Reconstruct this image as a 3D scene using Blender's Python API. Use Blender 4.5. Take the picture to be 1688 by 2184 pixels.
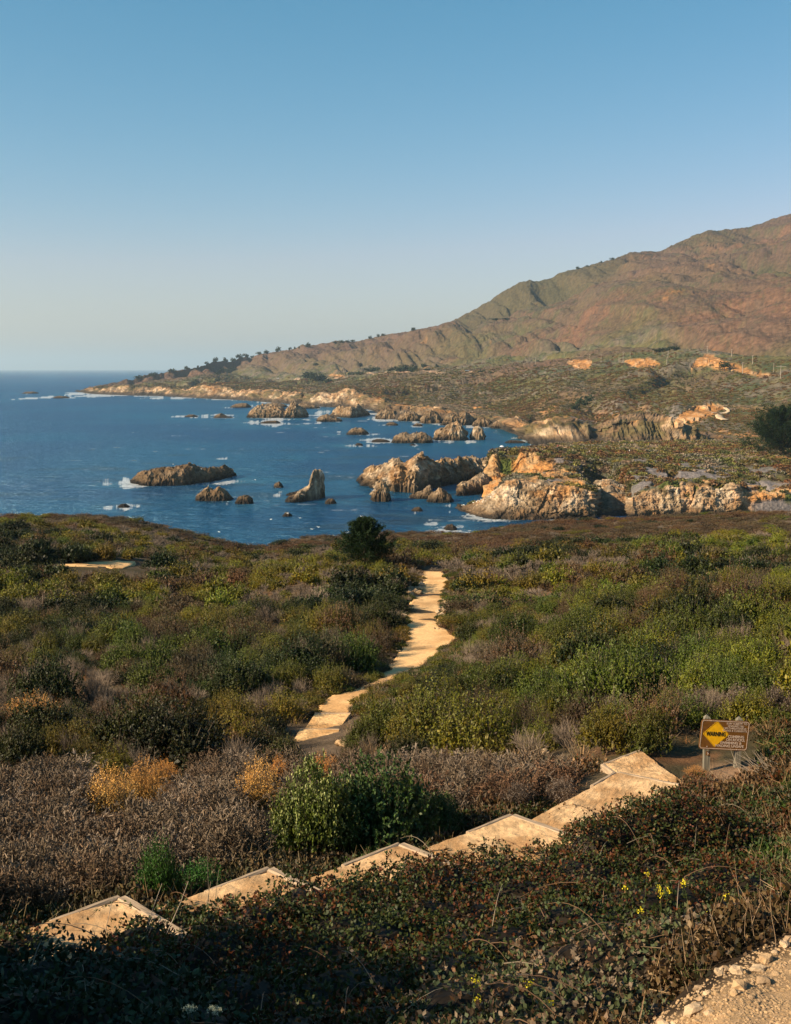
import bpy, math, random
import numpy as np
from mathutils import Vector, Matrix, noise as mnoise
from mathutils.bvhtree import BVHTree
R = math.radians
S = bpy.context.scene
COL = S.collection
for o in list(bpy.data.objects): bpy.data.objects.remove(o)

# ------------------------------------------------------------------ camera, sky, sun, exposure
CZ = 48.0; PITCH = R(6.97); F = 2500.0; W2 = 844.0; H2 = 1092.5
cam = bpy.data.objects.new('camera', bpy.data.cameras.new('camera')); COL.objects.link(cam)
cam.location = (0, 0, CZ); cam.rotation_euler = (R(90) - PITCH, 0, 0)
cam.data.sensor_fit = 'HORIZONTAL'; cam.data.sensor_width = 36; cam.data.lens = 36 * F / (2 * W2)
cam.data.clip_end = 120000; cam.data.clip_start = 0.1
S.camera = cam
SUN_EL = R(30); SUN_BEHIND = R(20)          # sun to the left, a little behind the camera
sdir = Vector((-math.cos(SUN_EL) * math.cos(SUN_BEHIND), -math.cos(SUN_EL) * math.sin(SUN_BEHIND), math.sin(SUN_EL)))
world = bpy.data.worlds.new('World'); S.world = world; world.use_nodes = True
wn = world.node_tree.nodes; wl = world.node_tree.links
bg = wn['Background']; sky = wn.new('ShaderNodeTexSky'); sky.sky_type = 'NISHITA'
sky.sun_disc = False; sky.sun_elevation = SUN_EL
sky.sun_rotation = math.atan2(sdir.x, sdir.y)
sky.altitude = 0; sky.air_density = 1.0; sky.dust_density = 0.8; sky.ozone_density = 3.0
sep = wn.new('ShaderNodeSeparateColor'); cmb = wn.new('ShaderNodeCombineColor'); wl.new(sky.outputs[0], sep.inputs[0])   # camera colour response of the blue sky
m1 = wn.new('ShaderNodeMath'); m1.operation = 'MULTIPLY'; wl.new(sep.outputs[0], m1.inputs[0]); wl.new(sep.outputs[0], m1.inputs[1])
m2 = wn.new('ShaderNodeMath'); m2.operation = 'MULTIPLY'; m2.inputs[1].default_value = .37; wl.new(m1.outputs[0], m2.inputs[0])
m3 = wn.new('ShaderNodeMath'); m3.operation = 'MULTIPLY'; m3.inputs[1].default_value = 1.15; wl.new(sep.outputs[0], m3.inputs[0])
m4 = wn.new('ShaderNodeMath'); m4.operation = 'MINIMUM'; wl.new(m2.outputs[0], m4.inputs[0]); wl.new(m3.outputs[0], m4.inputs[1]); wl.new(m4.outputs[0], cmb.inputs[0])
wl.new(sep.outputs[1], cmb.inputs[1]); wl.new(sep.outputs[2], cmb.inputs[2]); wl.new(cmb.outputs[0], bg.inputs[0]); bg.inputs[1].default_value = 0.066
sun = bpy.data.objects.new('sun', bpy.data.lights.new('sun', 'SUN')); COL.objects.link(sun)
sun.data.energy = 5.0; sun.data.angle = R(0.53); sun.data.color = (1.0, 0.80, 0.54)
sun.rotation_euler = (-sdir).to_track_quat('-Z', 'Y').to_euler(); sun.location = (-40, -10, 90)
S.view_settings.view_transform = 'Standard'; S.view_settings.look = 'None'
S.view_settings.exposure = 1.0; S.view_settings.gamma = 1.0; S.view_settings.use_curve_mapping = False
S.render.engine = 'CYCLES'
HAZE = 0.000052

rng = np.random.default_rng(11)
random.seed(5)

# ------------------------------------------------------------------ helpers: projection
cp, sp = math.cos(PITCH), math.sin(PITCH)
def ray(vx, vy):
    a = (np.asarray(vx, float) - W2) / F; b = -(np.asarray(vy, float) - H2) / F
    a, b = np.broadcast_arrays(a, b)
    return np.stack([a, cp + b * sp, -sp + b * cp], -1)
def P(vx, vy, h):                 # point seen at (vx,vy) lying h metres below the camera
    r = ray(vx, vy); t = -np.asarray(h, float) / r[..., 2]
    q = r * t[..., None]; q[..., 2] += CZ; return q
def D(vx, vy, d):                 # point seen at (vx,vy) at forward distance d
    r = ray(vx, vy); t = np.asarray(d, float) / r[..., 1]
    q = r * t[..., None]; q[..., 2] += CZ; return q
def proj(p):
    p = np.asarray(p, float); x = p[..., 0]; y = p[..., 1]; z = p[..., 2] - CZ
    dep = y * cp - z * sp; up = y * sp + z * cp
    dep = np.maximum(dep, 1e-3)
    return W2 + F * x / dep, H2 - F * up / dep

# ------------------------------------------------------------------ helpers: noise
def _h(ix, iy, iz, s=0):
    h = (ix.astype(np.int64) * 374761393 + iy.astype(np.int64) * 668265263 + iz.astype(np.int64) * 1274126177 + s * 974634777) & 0xffffffff
    h = ((h ^ (h >> 13)) * 1274126177) & 0xffffffff
    h = ((h ^ (h >> 16)) * 2246822519) & 0xffffffff
    return ((h ^ (h >> 15)) & 0xffffff) / float(0xffffff)
def vn(p, s=0):
    i = np.floor(p); f = p - i; u = f * f * f * (f * (f * 6 - 15) + 10); i = i.astype(np.int64)
    out = 0
    for dx in (0, 1):
        wx = u[..., 0] if dx else 1 - u[..., 0]
        for dy in (0, 1):
            wy = u[..., 1] if dy else 1 - u[..., 1]
            for dz in (0, 1):
                wz = u[..., 2] if dz else 1 - u[..., 2]
                out = out + wx * wy * wz * _h(i[..., 0] + dx, i[..., 1] + dy, i[..., 2] + dz, s)
    return out
def fbm(p, sc, o=4, s=0, g=.5):
    p = np.asarray(p, float) / sc; a = 1; t = 0; n = 0
    for k in range(o):
        t = t + a * vn(p, s + k); n += a; a *= g; p = p * 2.03 + 17.3
    return t / n                  # 0..1
def ridge(p, sc, o=4, s=0):
    p = np.asarray(p, float) / sc; a = 1; t = 0; n = 0
    for k in range(o):
        t = t + a * (1 - np.abs(2 * vn(p, s + k) - 1)); n += a; a *= .5; p = p * 2.07 + 9.1
    return t / n
def worley(p, sc, s=0):
    p = np.asarray(p, float) / sc; i = np.floor(p).astype(np.int64)
    f1 = np.full(p.shape[:-1], 9.); f2 = f1.copy(); idv = np.zeros(p.shape[:-1])
    for dx in (-1, 0, 1):
        for dy in (-1, 0, 1):
            for dz in (-1, 0, 1):
                a, b, c = i[..., 0] + dx, i[..., 1] + dy, i[..., 2] + dz
                q = np.stack([a + _h(a, b, c, s), b + _h(a, b, c, s + 1), c + _h(a, b, c, s + 2)], -1)
                d = np.sqrt(((q - p) ** 2).sum(-1)); v = _h(a, b, c, s + 3)
                m = d < f1
                f2 = np.where(m, f1, np.minimum(f2, d)); idv = np.where(m, v, idv); f1 = np.where(m, d, f1)
    return f1, f2, idv
def ss(a, b, x): t = np.clip((x - a) / (b - a), 0, 1); return t * t * (3 - 2 * t)
def mixc(c, d, t): return c * (1 - t[..., None]) + np.asarray(d) * t[..., None]

# ------------------------------------------------------------------ helpers: objects
def tag(o, label=None, cat=None, group=None, kind=None):
    if label: o['label'] = label
    if cat: o['category'] = cat
    if group: o['group'] = group
    if kind: o['kind'] = kind
    return o
def empty(name, loc, label, cat, group=None, rz=0):
    o = bpy.data.objects.new(name, None); COL.objects.link(o); o.location = loc; o.rotation_euler = (0, 0, rz)
    o.empty_display_size = .2
    return tag(o, label, cat, group)
def link(name, me, parent=None, loc=None):
    o = bpy.data.objects.new(name, me); COL.objects.link(o)
    if parent: o.parent = parent
    if loc is not None: o.location = loc
    return o
def mesh(name, V, Fc, mat, col=None, vcol=None, smooth=False, midx=None):
    V = np.ascontiguousarray(V, np.float32).reshape(-1, 3)
    if not isinstance(Fc, list): Fc = [Fc]
    Fc = [np.asarray(f, np.int32) for f in Fc if len(f)]
    me = bpy.data.meshes.new(name); me.vertices.add(len(V)); me.vertices.foreach_set('co', V.ravel())
    nl = sum(f.size for f in Fc); npo = sum(len(f) for f in Fc)
    me.loops.add(nl); me.loops.foreach_set('vertex_index', np.concatenate([f.ravel() for f in Fc]))
    me.polygons.add(npo)
    tot = np.concatenate([np.full(len(f), f.shape[1]) for f in Fc]); st = np.concatenate([[0], np.cumsum(tot)[:-1]])
    me.polygons.foreach_set('loop_start', st.astype(np.int32)); me.polygons.foreach_set('loop_total', tot.astype(np.int32))
    me.polygons.foreach_set('use_smooth', np.full(npo, smooth))
    for m in (mat if isinstance(mat, (list, tuple)) else [mat]): me.materials.append(m)
    if midx is not None: me.polygons.foreach_set('material_index', np.asarray(midx, np.int32))
    me.update(calc_edges=True)
    for c, dom in ((col, 'FACE'), (vcol, 'POINT')):
        if c is not None:
            c = np.asarray(c, np.float32).reshape(-1, 3)
            a = me.attributes.new('col', 'FLOAT_COLOR', dom)
            a.data.foreach_set('color', np.concatenate([c, np.ones((len(c), 1), np.float32)], 1).ravel())
    return me
def gridf(nr, nc, flip=False):
    r = np.arange(nr - 1)[:, None]; c = np.arange(nc - 1)[None]
    a = (r * nc + c).ravel(); b = a + 1; d = a + nc; e = d + 1
    return np.stack([a, d, e, b], 1) if flip else np.stack([a, b, e, d], 1)
def gnorm(G):
    a = np.gradient(G, axis=1); b = np.gradient(G, axis=0); n = np.cross(a, b)
    n /= np.maximum(np.linalg.norm(n, axis=-1, keepdims=True), 1e-9); return n
def unit(v): return v / np.maximum(np.linalg.norm(v, axis=-1, keepdims=True), 1e-9)

# ------------------------------------------------------------------ materials
def newmat(name):
    m = bpy.data.materials.new(name); m.use_nodes = True; n = m.node_tree.nodes; l = m.node_tree.links
    return m, n, l, n['Principled BSDF']
def noise_node(n, l, sc, det=4, coord='pos', rough=.55):
    t = n.new('ShaderNodeTexNoise'); t.inputs['Scale'].default_value = sc; t.inputs['Detail'].default_value = det
    t.inputs['Roughness'].default_value = rough
    if coord == 'pos': g = n.new('ShaderNodeNewGeometry'); l.new(g.outputs['Position'], t.inputs['Vector'])
    else: g = n.new('ShaderNodeTexCoord'); l.new(g.outputs['Object'], t.inputs['Vector'])
    return t
def mul(n, l, a, b, typ='MULTIPLY', fac=1.0):
    m = n.new('ShaderNodeMix'); m.data_type = 'RGBA'; m.blend_type = typ; m.inputs[0].default_value = fac
    l.new(a, m.inputs[6])
    if hasattr(b, 'node') or isinstance(b, bpy.types.NodeSocket): l.new(b, m.inputs[7])
    else: m.inputs[7].default_value = (*b, 1)
    return m.outputs[2]
def rampf(n, l, src, lo, hi, a=0.3, b=0.7):
    r = n.new('ShaderNodeMapRange'); r.inputs[1].default_value = a; r.inputs[2].default_value = b
    r.inputs[3].default_value = lo; r.inputs[4].default_value = hi; l.new(src, r.inputs[0])
    return r.outputs[0]
def terrain_mat(name, sc, lo, hi, bump, bsc, rough=.9):
    m, n, l, b = newmat(name)
    at = n.new('ShaderNodeAttribute'); at.attribute_name = 'col'
    t = noise_node(n, l, sc, 6, rough=.65); v = rampf(n, l, t.outputs['Fac'], lo, hi)
    l.new(mul(n, l, at.outputs['Color'], v), b.inputs['Base Color'])
    b.inputs['Roughness'].default_value = rough; b.inputs['Specular IOR Level'].default_value = .15
    t2 = noise_node(n, l, bsc, 8, rough=.7)
    bp = n.new('ShaderNodeBump'); bp.inputs['Distance'].default_value = bump; bp.inputs['Strength'].default_value = 1
    l.new(t2.outputs['Fac'], bp.inputs['Height']); l.new(bp.outputs[0], b.inputs['Normal'])
    return m
M_far = terrain_mat('dry_hillside', .13, .45, 1.55, 2.6, .12)
M_head = terrain_mat('headland_ground', .9, .5, 1.5, 1.1, .7)
M_rock = terrain_mat('sea_rock', .7, .45, 1.5, 1.2, .6)
M_near = terrain_mat('scrub_ground', 3, .6, 1.4, .05, 9)
M_grav = terrain_mat('sandy_gravel', 9, .74, 1.26, .012, 40)
M_dirt = terrain_mat('loose_dirt', 14, .7, 1.3, .03, 30)
M_stone = terrain_mat('pale_stone', 12, .7, 1.3, .012, 25)
def leaf_mat(name, tr=.25, var=.35, spec=.25, patch=True, rough=.55):
    m, n, l, b = newmat(name)
    at = n.new('ShaderNodeAttribute'); at.attribute_name = 'col'
    oi = n.new('ShaderNodeObjectInfo'); v = rampf(n, l, oi.outputs['Random'], 1 - var, 1 + var, 0, 1)
    c = mul(n, l, at.outputs['Color'], v)
    if patch:
        t = noise_node(n, l, .11, 3); f = rampf(n, l, t.outputs['Fac'], 0, 1, .35, .65)
        mx = n.new('ShaderNodeMix'); mx.data_type = 'RGBA'; mx.inputs[6].default_value = (1.18, .95, .8, 1); mx.inputs[7].default_value = (.85, 1.05, 1.0, 1)
        l.new(f, mx.inputs[0]); c = mul(n, l, c, mx.outputs[2])
    l.new(c, b.inputs['Base Color']); b.inputs['Roughness'].default_value = rough; b.inputs['Specular IOR Level'].default_value = spec
    if tr > 0:
        tb = n.new('ShaderNodeBsdfTranslucent'); l.new(c, tb.inputs['Color'])
        ms = n.new('ShaderNodeMixShader'); ms.inputs[0].default_value = tr
        l.new(b.outputs[0], ms.inputs[1]); l.new(tb.outputs[0], ms.inputs[2]); l.new(ms.outputs[0], n['Material Output'].inputs[0])
    return m
M_leaf = leaf_mat('shrub_leaves', .06); M_twig = leaf_mat('dry_twigs', 0, .25, .1, False, .8)
M_bram = leaf_mat('bramble_leaves', .2, 0, .3, False, .6)
M_cyp = leaf_mat('cypress_foliage', .12, .1, .15, False, .7)
M_petal = leaf_mat('petals', .3, .05, .1, False, .7)
def plain(name, c, rough=.7, spec=.3, nz=None, bump=0, metal=0, coord='obj'):
    m, n, l, b = newmat(name); b.inputs['Roughness'].default_value = rough; b.inputs['Specular IOR Level'].default_value = spec
    b.inputs['Metallic'].default_value = metal; b.inputs['Base Color'].default_value = (*c, 1)
    if nz:
        t = noise_node(n, l, nz[0], 5, coord); v = rampf(n, l, t.outputs['Fac'], nz[1], nz[2])
        rgb = n.new('ShaderNodeRGB'); rgb.outputs[0].default_value = (*c, 1)
        l.new(mul(n, l, rgb.outputs[0], v), b.inputs['Base Color'])
        if bump:
            bp = n.new('ShaderNodeBump'); bp.inputs['Distance'].default_value = bump; l.new(t.outputs['Fac'], bp.inputs['Height']); l.new(bp.outputs[0], b.inputs['Normal'])
    return m
def wood_mat(name, c):
    m, n, l, b = newmat(name); tc = n.new('ShaderNodeTexCoord'); mp = n.new('ShaderNodeMapping'); mp.inputs['Scale'].default_value = (30, 30, 2.2)
    l.new(tc.outputs['Object'], mp.inputs[0]); t = n.new('ShaderNodeTexNoise'); t.inputs['Scale'].default_value = 1.5; t.inputs['Detail'].default_value = 6
    l.new(mp.outputs[0], t.inputs['Vector']); v = rampf(n, l, t.outputs['Fac'], .5, 1.4)
    rgb = n.new('ShaderNodeRGB'); rgb.outputs[0].default_value = (*c, 1); l.new(mul(n, l, rgb.outputs[0], v), b.inputs['Base Color'])
    b.inputs['Roughness'].default_value = .9; bp = n.new('ShaderNodeBump'); bp.inputs['Distance'].default_value = .006
    l.new(t.outputs['Fac'], bp.inputs['Height']); l.new(bp.outputs[0], b.inputs['Normal']); return m
M_post = wood_mat('weathered_post', (.15, .135, .10)); M_timber = wood_mat('weathered_timber', (.34, .25, .165))
M_pole = plain('pole_wood', (.42, .36, .3), .8)

# ------------------------------------------------------------------ sea
def ZD(vy): return P(W2, vy, CZ)[1]
foam_spots = []    # x0,x1,y0,y1 in view units, later turned into world metres
def make_sea():
    vys = np.concatenate([np.linspace(1500, 1180, 12)[:-1], np.linspace(1180, 812, 210), [808, 804, 801, 798, 796, 794, 792.5, 791.3, 790.4, 789.6, 789.0, 788.5, 788.1, 787.8, 787.55]])
    vxs = np.linspace(-500, 2250, 1150)
    VX, VY = np.meshgrid(vxs, vys)
    G = P(VX, VY, CZ); G[..., 2] = 0
    far = np.array([60000.0]);
    p = G.copy(); x, y = p[..., 0], p[..., 1]
    big = fbm(p, 120, 4, 3); sm = fbm(np.stack([x, y * .8, 0 * x], -1), 16, 4, 8); fine = fbm(np.stack([x * .45, y * 1.3, 0 * x], -1), np.clip(y / 240, 1.6, 20)[..., None], 5, 18, .78)
    deep = np.array([.0, .026, .084]); teal = np.array([.0, .055, .118])
    c = mixc(np.broadcast_to(deep, G.shape), teal, ss(.35, .7, big))
    near = np.zeros(x.shape); tq = np.zeros(x.shape)
    for (cx, cy, rx, ry, a) in foam_spots:
        q = np.sqrt(((x - cx) / rx) ** 2 + ((y - cy) / ry) ** 2)
        near = np.maximum(near, a * np.clip((1.75 - q) / .95, 0, 1)); tq = np.maximum(tq, a * np.exp(-np.clip(q - 1, 0, 9) ** 2 * 1.2))
    c = mixc(c, [.05, .20, .24], np.clip(tq * .35 * ss(.3, .7, sm), 0, 1))
    fm = ss(.0, .09, (.28 * sm + .72 * fine) - (.792 - .022 * (y > 900) - .355 * np.minimum(near, 1.0)))
    kelp = ss(.63, .70, fbm(np.stack([x, y * 1.6, 0 * x + 7], -1), 30, 4, 31)) * (y < 700)
    c = mixc(c, [.012, .018, .012], kelp * .6)
    wc = ss(.70, .79, fbm(np.stack([x * .45, y * 1.0, 0 * x + 3], -1), 7, 5, 51, .6)) * .35 * (y < 1500) * (x > -200)
    fm = np.clip(fm + wc, 0, 1)
    c = mixc(c, [.55, .58, .58], fm)
    G[-1, :, :] *= 1.0
    m, n, l, b = newmat('sea_water')
    at = n.new('ShaderNodeAttribute'); at.attribute_name = 'col'; l.new(at.outputs['Color'], b.inputs['Base Color'])
    b.inputs['Roughness'].default_value = .15; b.inputs['IOR'].default_value = 1.33; b.inputs['Specular IOR Level'].default_value = .2; b.inputs['Specular Tint'].default_value = (.50, .82, 1, 1)
    g = n.new('ShaderNodeNewGeometry'); mp = n.new('ShaderNodeMapping'); mp.inputs['Scale'].default_value = (.5, 1, 1); mp.inputs['Rotation'].default_value = (0, 0, R(-12))
    l.new(g.outputs['Position'], mp.inputs[0])
    hs = []
    for sc, det, w in ((.13, 5, 3.2), (.5, 5, 1.0)):
        t = n.new('ShaderNodeTexNoise'); t.inputs['Scale'].default_value = sc; t.inputs['Detail'].default_value = det; t.inputs['Roughness'].default_value = .62
        l.new(mp.outputs[0], t.inputs['Vector']); mm = n.new('ShaderNodeMath'); mm.operation = 'MULTIPLY'; mm.inputs[1].default_value = w; l.new(t.outputs['Fac'], mm.inputs[0]); hs.append(mm.outputs[0])
    ad = n.new('ShaderNodeMath'); l.new(hs[0], ad.inputs[0]); l.new(hs[1], ad.inputs[1])
    bp = n.new('ShaderNodeBump'); bp.inputs['Distance'].default_value = 2.6; bp.inputs['Strength'].default_value = 1.0
    l.new(ad.outputs[0], bp.inputs['Height'])
    df = n.new('ShaderNodeBsdfDiffuse'); gl = n.new('ShaderNodeBsdfGlossy'); fr = n.new('ShaderNodeFresnel'); fr.inputs['IOR'].default_value = 1.33; mn = n.new('ShaderNodeMath'); mn.operation = 'MINIMUM'; mn.inputs[1].default_value = .42
    gl.inputs['Roughness'].default_value = .18; gl.inputs['Color'].default_value = (.50, .80, 1, 1); l.new(at.outputs['Color'], df.inputs['Color'])
    for q in (df, gl, fr): l.new(bp.outputs[0], q.inputs['Normal'])
    ms = n.new('ShaderNodeMixShader'); l.new(fr.outputs[0], mn.inputs[0]); l.new(mn.outputs[0], ms.inputs[0]); l.new(df.outputs[0], ms.inputs[1]); l.new(gl.outputs[0], ms.inputs[2]); l.new(ms.outputs[0], n['Material Output'].inputs[0])
    o = link('sea', mesh('sea', G, gridf(*G.shape[:2], flip=True), m, vcol=c, smooth=True)); o['kind'] = 'structure'
    o['label'] = 'deep blue ocean with streaks of white foam around the rocks'

# ------------------------------------------------------------------ colours (base, unlit)
TAN = np.array([.40, .255, .125]); PALE = np.array([.50, .375, .24]); ORANGE = np.array([.42, .20, .065]); GREYR = np.array([.25, .215, .17])
WET = np.array([.022, .018, .014]); BROWNR = np.array([.12, .08, .045]); SCREE = np.array([.175, .155, .15])
OLIVE = np.array([.10, .088, .034]); DKG = np.array([.042, .058, .022]); RUST = np.array([.15, .065, .03]); REDB = np.array([.122, .080, .052]); GREYS = np.array([.145, .12, .095])
def rock_col(p, z, warm=0, dark=0, s=0, pale=.3):
    a = fbm(p, 9, 4, s + 5); b = fbm(p, 2.6, 4, s + 6); e = fbm(p * [1, 1, .35], 5, 4, s + 9)
    c = mixc(np.broadcast_to(TAN, p.shape), PALE, ss(.62 - pale, .8 - pale, a))
    c = mixc(c, ORANGE, ss(.5, .7, e) * warm)
    c = mixc(c, GREYR, ss(.42, .62, b) * .6)
    c = c * (.45 + 1.1 * ss(.25, .75, b)[..., None])
    cr = ss(.62, .80, ridge(p * [1, .5, .6], 3.0, 4, s + 31)); c = mixc(c, BROWNR * .7, cr * .6); c = mixc(c, ORANGE * .8, ss(.55, .7, fbm(p, 6, 3, s + 41)) * .45 * (1 - dark))
    if dark: c = mixc(c, BROWNR * .8, np.full(a.shape, dark))
    wob = (a - .5) * 3 + (b - .5) * 2
    c = mixc(c, BROWNR, 1 - ss(1.8, 4.4, z + wob)); c = mixc(c, WET, 1 - ss(.6, 2.4, z + wob * .8))
    return c
def blocky(p, s, amp, sc):
    f1, f2, i = worley(p * [1, 1, .7], sc, s); g = ridge(p, sc * .6, 4, s + 3)
    g2 = ridge(p * [1, 1, .4], sc * .3, 3, s + 13)
    return amp * ((i - .5) * .85 - .22 * (1 - ss(0, .10, f2 - f1)) + (g - .55) * 1.6 + (g2 - .55) * .9)

# ------------------------------------------------------------------ sea rocks
def sea_rock(name, prof, by, dep, label, cat='rock', cols={}, amp=1.0, group=None, lean=0, foam=.6, res=2.0, pw=.55):
    prof = np.array(prof, float); x0, x1 = prof[0, 0], prof[-1, 0]
    if np.isscalar(by): by = [(x0, by), (x1, by)]
    by = np.array(by, float)
    nc = int(np.clip((x1 - x0) * 1.1, 22, 300)); nr = int(np.clip(nc * .5, 20, 90))
    s = np.linspace(0, 1, nc); u = x0 + s * (x1 - x0)
    yb = np.interp(u, by[:, 0], by[:, 1]); yt = np.interp(u, prof[:, 0], prof[:, 1])
    df = P(u, yb, CZ)[:, 1]
    w = np.clip(1 - (2 * s - 1) ** 4, .02, 1) ** .5
    dc = df + dep * .5
    top = D(u, yt, dc); zt = np.maximum(top[:, 2], .2)
    t = np.linspace(0, 1, nr)[:, None]
    ang = np.pi * t
    yy = dc[None] - np.cos(ang) * dep * .5 * w[None]
    cr = np.sin(ang) ** pw
    hh = zt.mean()
    zz = -1.6 + (zt[None] + 1.6) * cr * np.clip(w[None] * 1.5, 0, 1)
    xx = top[:, 0][None] + 0 * yy + lean * (zz - 0)
    G = np.stack([xx, yy, zz], -1)
    N = -gnorm(G); N[..., 2] = np.abs(N[..., 2]) * .4
    sz = np.clip(dep * .28, 1.0, 7); a = amp * np.clip(hh * .30, .35, 2.6)
    msk = ss(-1.6, .3, zz)
    seed = int(abs(x0) * 7 + by[0, 1]) % 997
    d = blocky(G, seed, a, sz) + blocky(G, seed + 50, a * .45, sz * .4)
    G2 = G + N * (d * (.35 + .65 * msk))[..., None]; G2[..., 2] += (ridge(G * [1, 1, .3], sz * .6, 4, seed + 9) - .58) * a * 2.2 * msk
    c = rock_col(G2, G2[..., 2], s=seed % 50, **cols)
    cen = G2.reshape(-1, 3).mean(0); cen[2] = 0
    o = link(name, mesh(name, G2 - cen, gridf(nr, nc), M_rock, vcol=c), None, cen); tag(o, label, cat, group)
    if foam: foam_spots.append((cen[0], dc.mean(), (top[-1, 0] - top[0, 0]) * .5 + 4, dep * .5 + 7, min(1.05, foam * 1.2)))
    return o
DK = dict(dark=.75, pale=.0); MD = dict(dark=.35, pale=.15); LT = dict(pale=.3); WARM = dict(warm=.5, pale=.25)
sea_rock('rock_island', [(278,1022),(292,1014),(310,1010),(330,1006),(345,1003),(360,1004),(375,999),(390,999),(403,995),(418,998),(430,1004),(440,1003),(455,1000),(468,998),(480,997),(495,1001),(503,1012)], [(278,1033),(320,1038),(400,1036),(450,1030),(503,1020)], 22, 'long low brown rock island left of the others with dark wet sides', cols=dict(dark=.72, pale=0, warm=.3), foam=.9, pw=.4)
sea_rock('sea_rock', [(415,1062),(425,1054),(434,1047),(445,1041),(450,1046),(456,1048),(462,1042),(468,1040),(474,1043),(482,1050),(490,1058),(500,1067)], 1070, 12, 'jagged tan rock in the sea just right of and below the long island', cols=MD, foam=.5)
sea_rock('sea_rock', [(500,1070),(508,1062),(522,1057),(533,1060),(541,1070)], 1076, 7, 'small black rock touching the right end of the jagged tan rock', cols=dict(dark=.9), foam=.6)
sea_rock('sea_rock', [(583,1038),(588,1031),(596,1028),(605,1037)], 1041, 6, 'small round black rock left of the fin shaped stack', cols=dict(dark=1), foam=.3)
sea_rock('sea_stack', [(604,1070),(615,1063),(628,1060),(636,1050),(645,1045),(655,1040),(658,1036),(662,1022),(666,1008),(670,1004),(684,1004),(690,1010),(693,1032),(695,1062)], [(604,1073),(640,1072),(670,1068),(695,1064)], 13, 'tall pale fin shaped sea stack standing alone', 'sea stack', cols=dict(pale=.5), amp=.5, foam=.3, pw=.3)
sea_rock('sea_rock', [(608,1056),(620,1052),(640,1047),(652,1050)], 1058, 5, 'low black shelf rock on the left of the fin shaped stack', cols=dict(dark=1), foam=.6)
sea_rock('sea_rock', [(692,1072),(700,1065),(710,1065),(719,1072)], 1076, 5, 'small black rock to the right of the fin shaped stack', cols=dict(dark=1), foam=.3)
sea_rock('sea_rock', [(602,1101),(608,1095),(616,1094),(624,1101)], 1103, 4, 'small black rock below the fin shaped stack near the shore', cols=dict(dark=1), foam=.2)
sea_rock('sea_rock', [(250,1082),(256,1077),(268,1076),(278,1082)], 1084, 5, 'small black rock ringed with foam beyond the left bluff', cols=dict(dark=1), foam=.75)
sea_rock('rock_ridge', [(757,1028),(765,1018),(783,1007),(795,1003),(806,1005),(824,999),(832,990),(839,986),(853,985),(858,992),(864,997),(870,991),(877,987),(884,982),(891,977),(897,973),(903,973),(908,978),(912,983),(925,988),(934,991),(942,985),(950,986),(959,990),(970,987),(978,984),(990,985),(1012,982),(1025,985),(1045,982),(1062,986),(1078,996)], [(757,1033),(790,1041),(840,1050),(885,1052),(930,1042),(975,1032),(1010,1023),(1078,1022)], 30, 'long craggy tan rock ridge reaching out from the headland', 'rock ridge', cols=dict(pale=.25, warm=.25), foam=.1, pw=.45)
sea_rock('sea_stack', [(789,1066),(795,1052),(800,1037),(806,1029),(815,1028),(822,1033),(828,1045),(834,1064)], 1071, 10, 'narrow pointed tan stack in front of the left end of the ridge', 'sea stack', cols=MD, foam=.15, pw=.45)
sea_rock('sea_rock', [(872,1060),(885,1054),(900,1051),(908,1042),(915,1037),(922,1040),(926,1056)], 1065, 9, 'dark low rock with a raised right end in front of the ridge', cols=dict(dark=.6), foam=.2)
sea_rock('sea_rock', [(910,1066),(918,1055),(928,1050),(936,1044),(944,1046),(955,1053),(964,1058),(969,1068)], 1073, 12, 'grey rounded rock in the cove in front of the ridge', cols=MD, foam=.15)
sea_rock('sea_rock', [(970,1050),(976,1040),(985,1034),(998,1031),(1010,1022),(1024,1014),(1034,1013),(1044,1022),(1054,1045)], [(970,1061),(1010,1055),(1054,1050)], 18, 'broad grey angular rock against the foot of the headland', cols=dict(dark=.3, pale=.1), foam=.2)
sea_rock('sea_rock', [(876,1090),(884,1084),(895,1083),(904,1089)], 1092, 6, 'small flat brown rock in the cove with foam to its right', cols=dict(dark=.9), foam=.6)
sea_rock('sea_rock', [(947,1128),(953,1121),(965,1119),(976,1127)], 1132, 5, 'small dark rock just beyond the edge of the near bluff', cols=dict(dark=.8), foam=.7)
sea_rock('sea_rock', [(738,925),(748,917),(760,913),(772,914),(782,920),(789,926)], 928, 18, 'low grey brown rock left of the rock chain in the middle water', cols=dict(dark=.55), foam=.7)
sea_rock('sea_rock', [(791,941),(805,937),(820,938),(834,942)], 944, 10, 'thin black reef at the left end of the rock chain', cols=dict(dark=1), foam=1)
sea_rock('sea_rock', [(832,942),(845,930),(855,926),(866,924),(876,929),(888,925),(900,924),(912,928),(927,938)], 946, 22, 'dark rough rock in the middle of the chain', cols=dict(dark=.65), foam=.5)
sea_rock('sea_rock', [(922,938),(932,922),(945,917),(955,910),(965,904),(975,902),(984,906),(992,920),(1000,934)], 940, 24, 'large tan rock at the right of the chain', cols=MD, foam=.8)
sea_rock('sea_rock', [(1002,934),(1006,922),(1013,912),(1020,909),(1028,913),(1034,926),(1037,935)], 939, 14, 'bright white capped rock at the right end of the chain', cols=dict(pale=.6), amp=.6, foam=.6)
sea_rock('sea_rock', [(757,949),(763,946),(770,947),(776,950)], 951, 6, 'tiny black rock awash in foam left of the chain', cols=dict(dark=1), foam=1)
sea_rock('sea_rock', [(873,950),(880,947),(888,950)], 951, 5, 'tiny black rock in front of the dark rough rock', cols=dict(dark=1), foam=.8)
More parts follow.
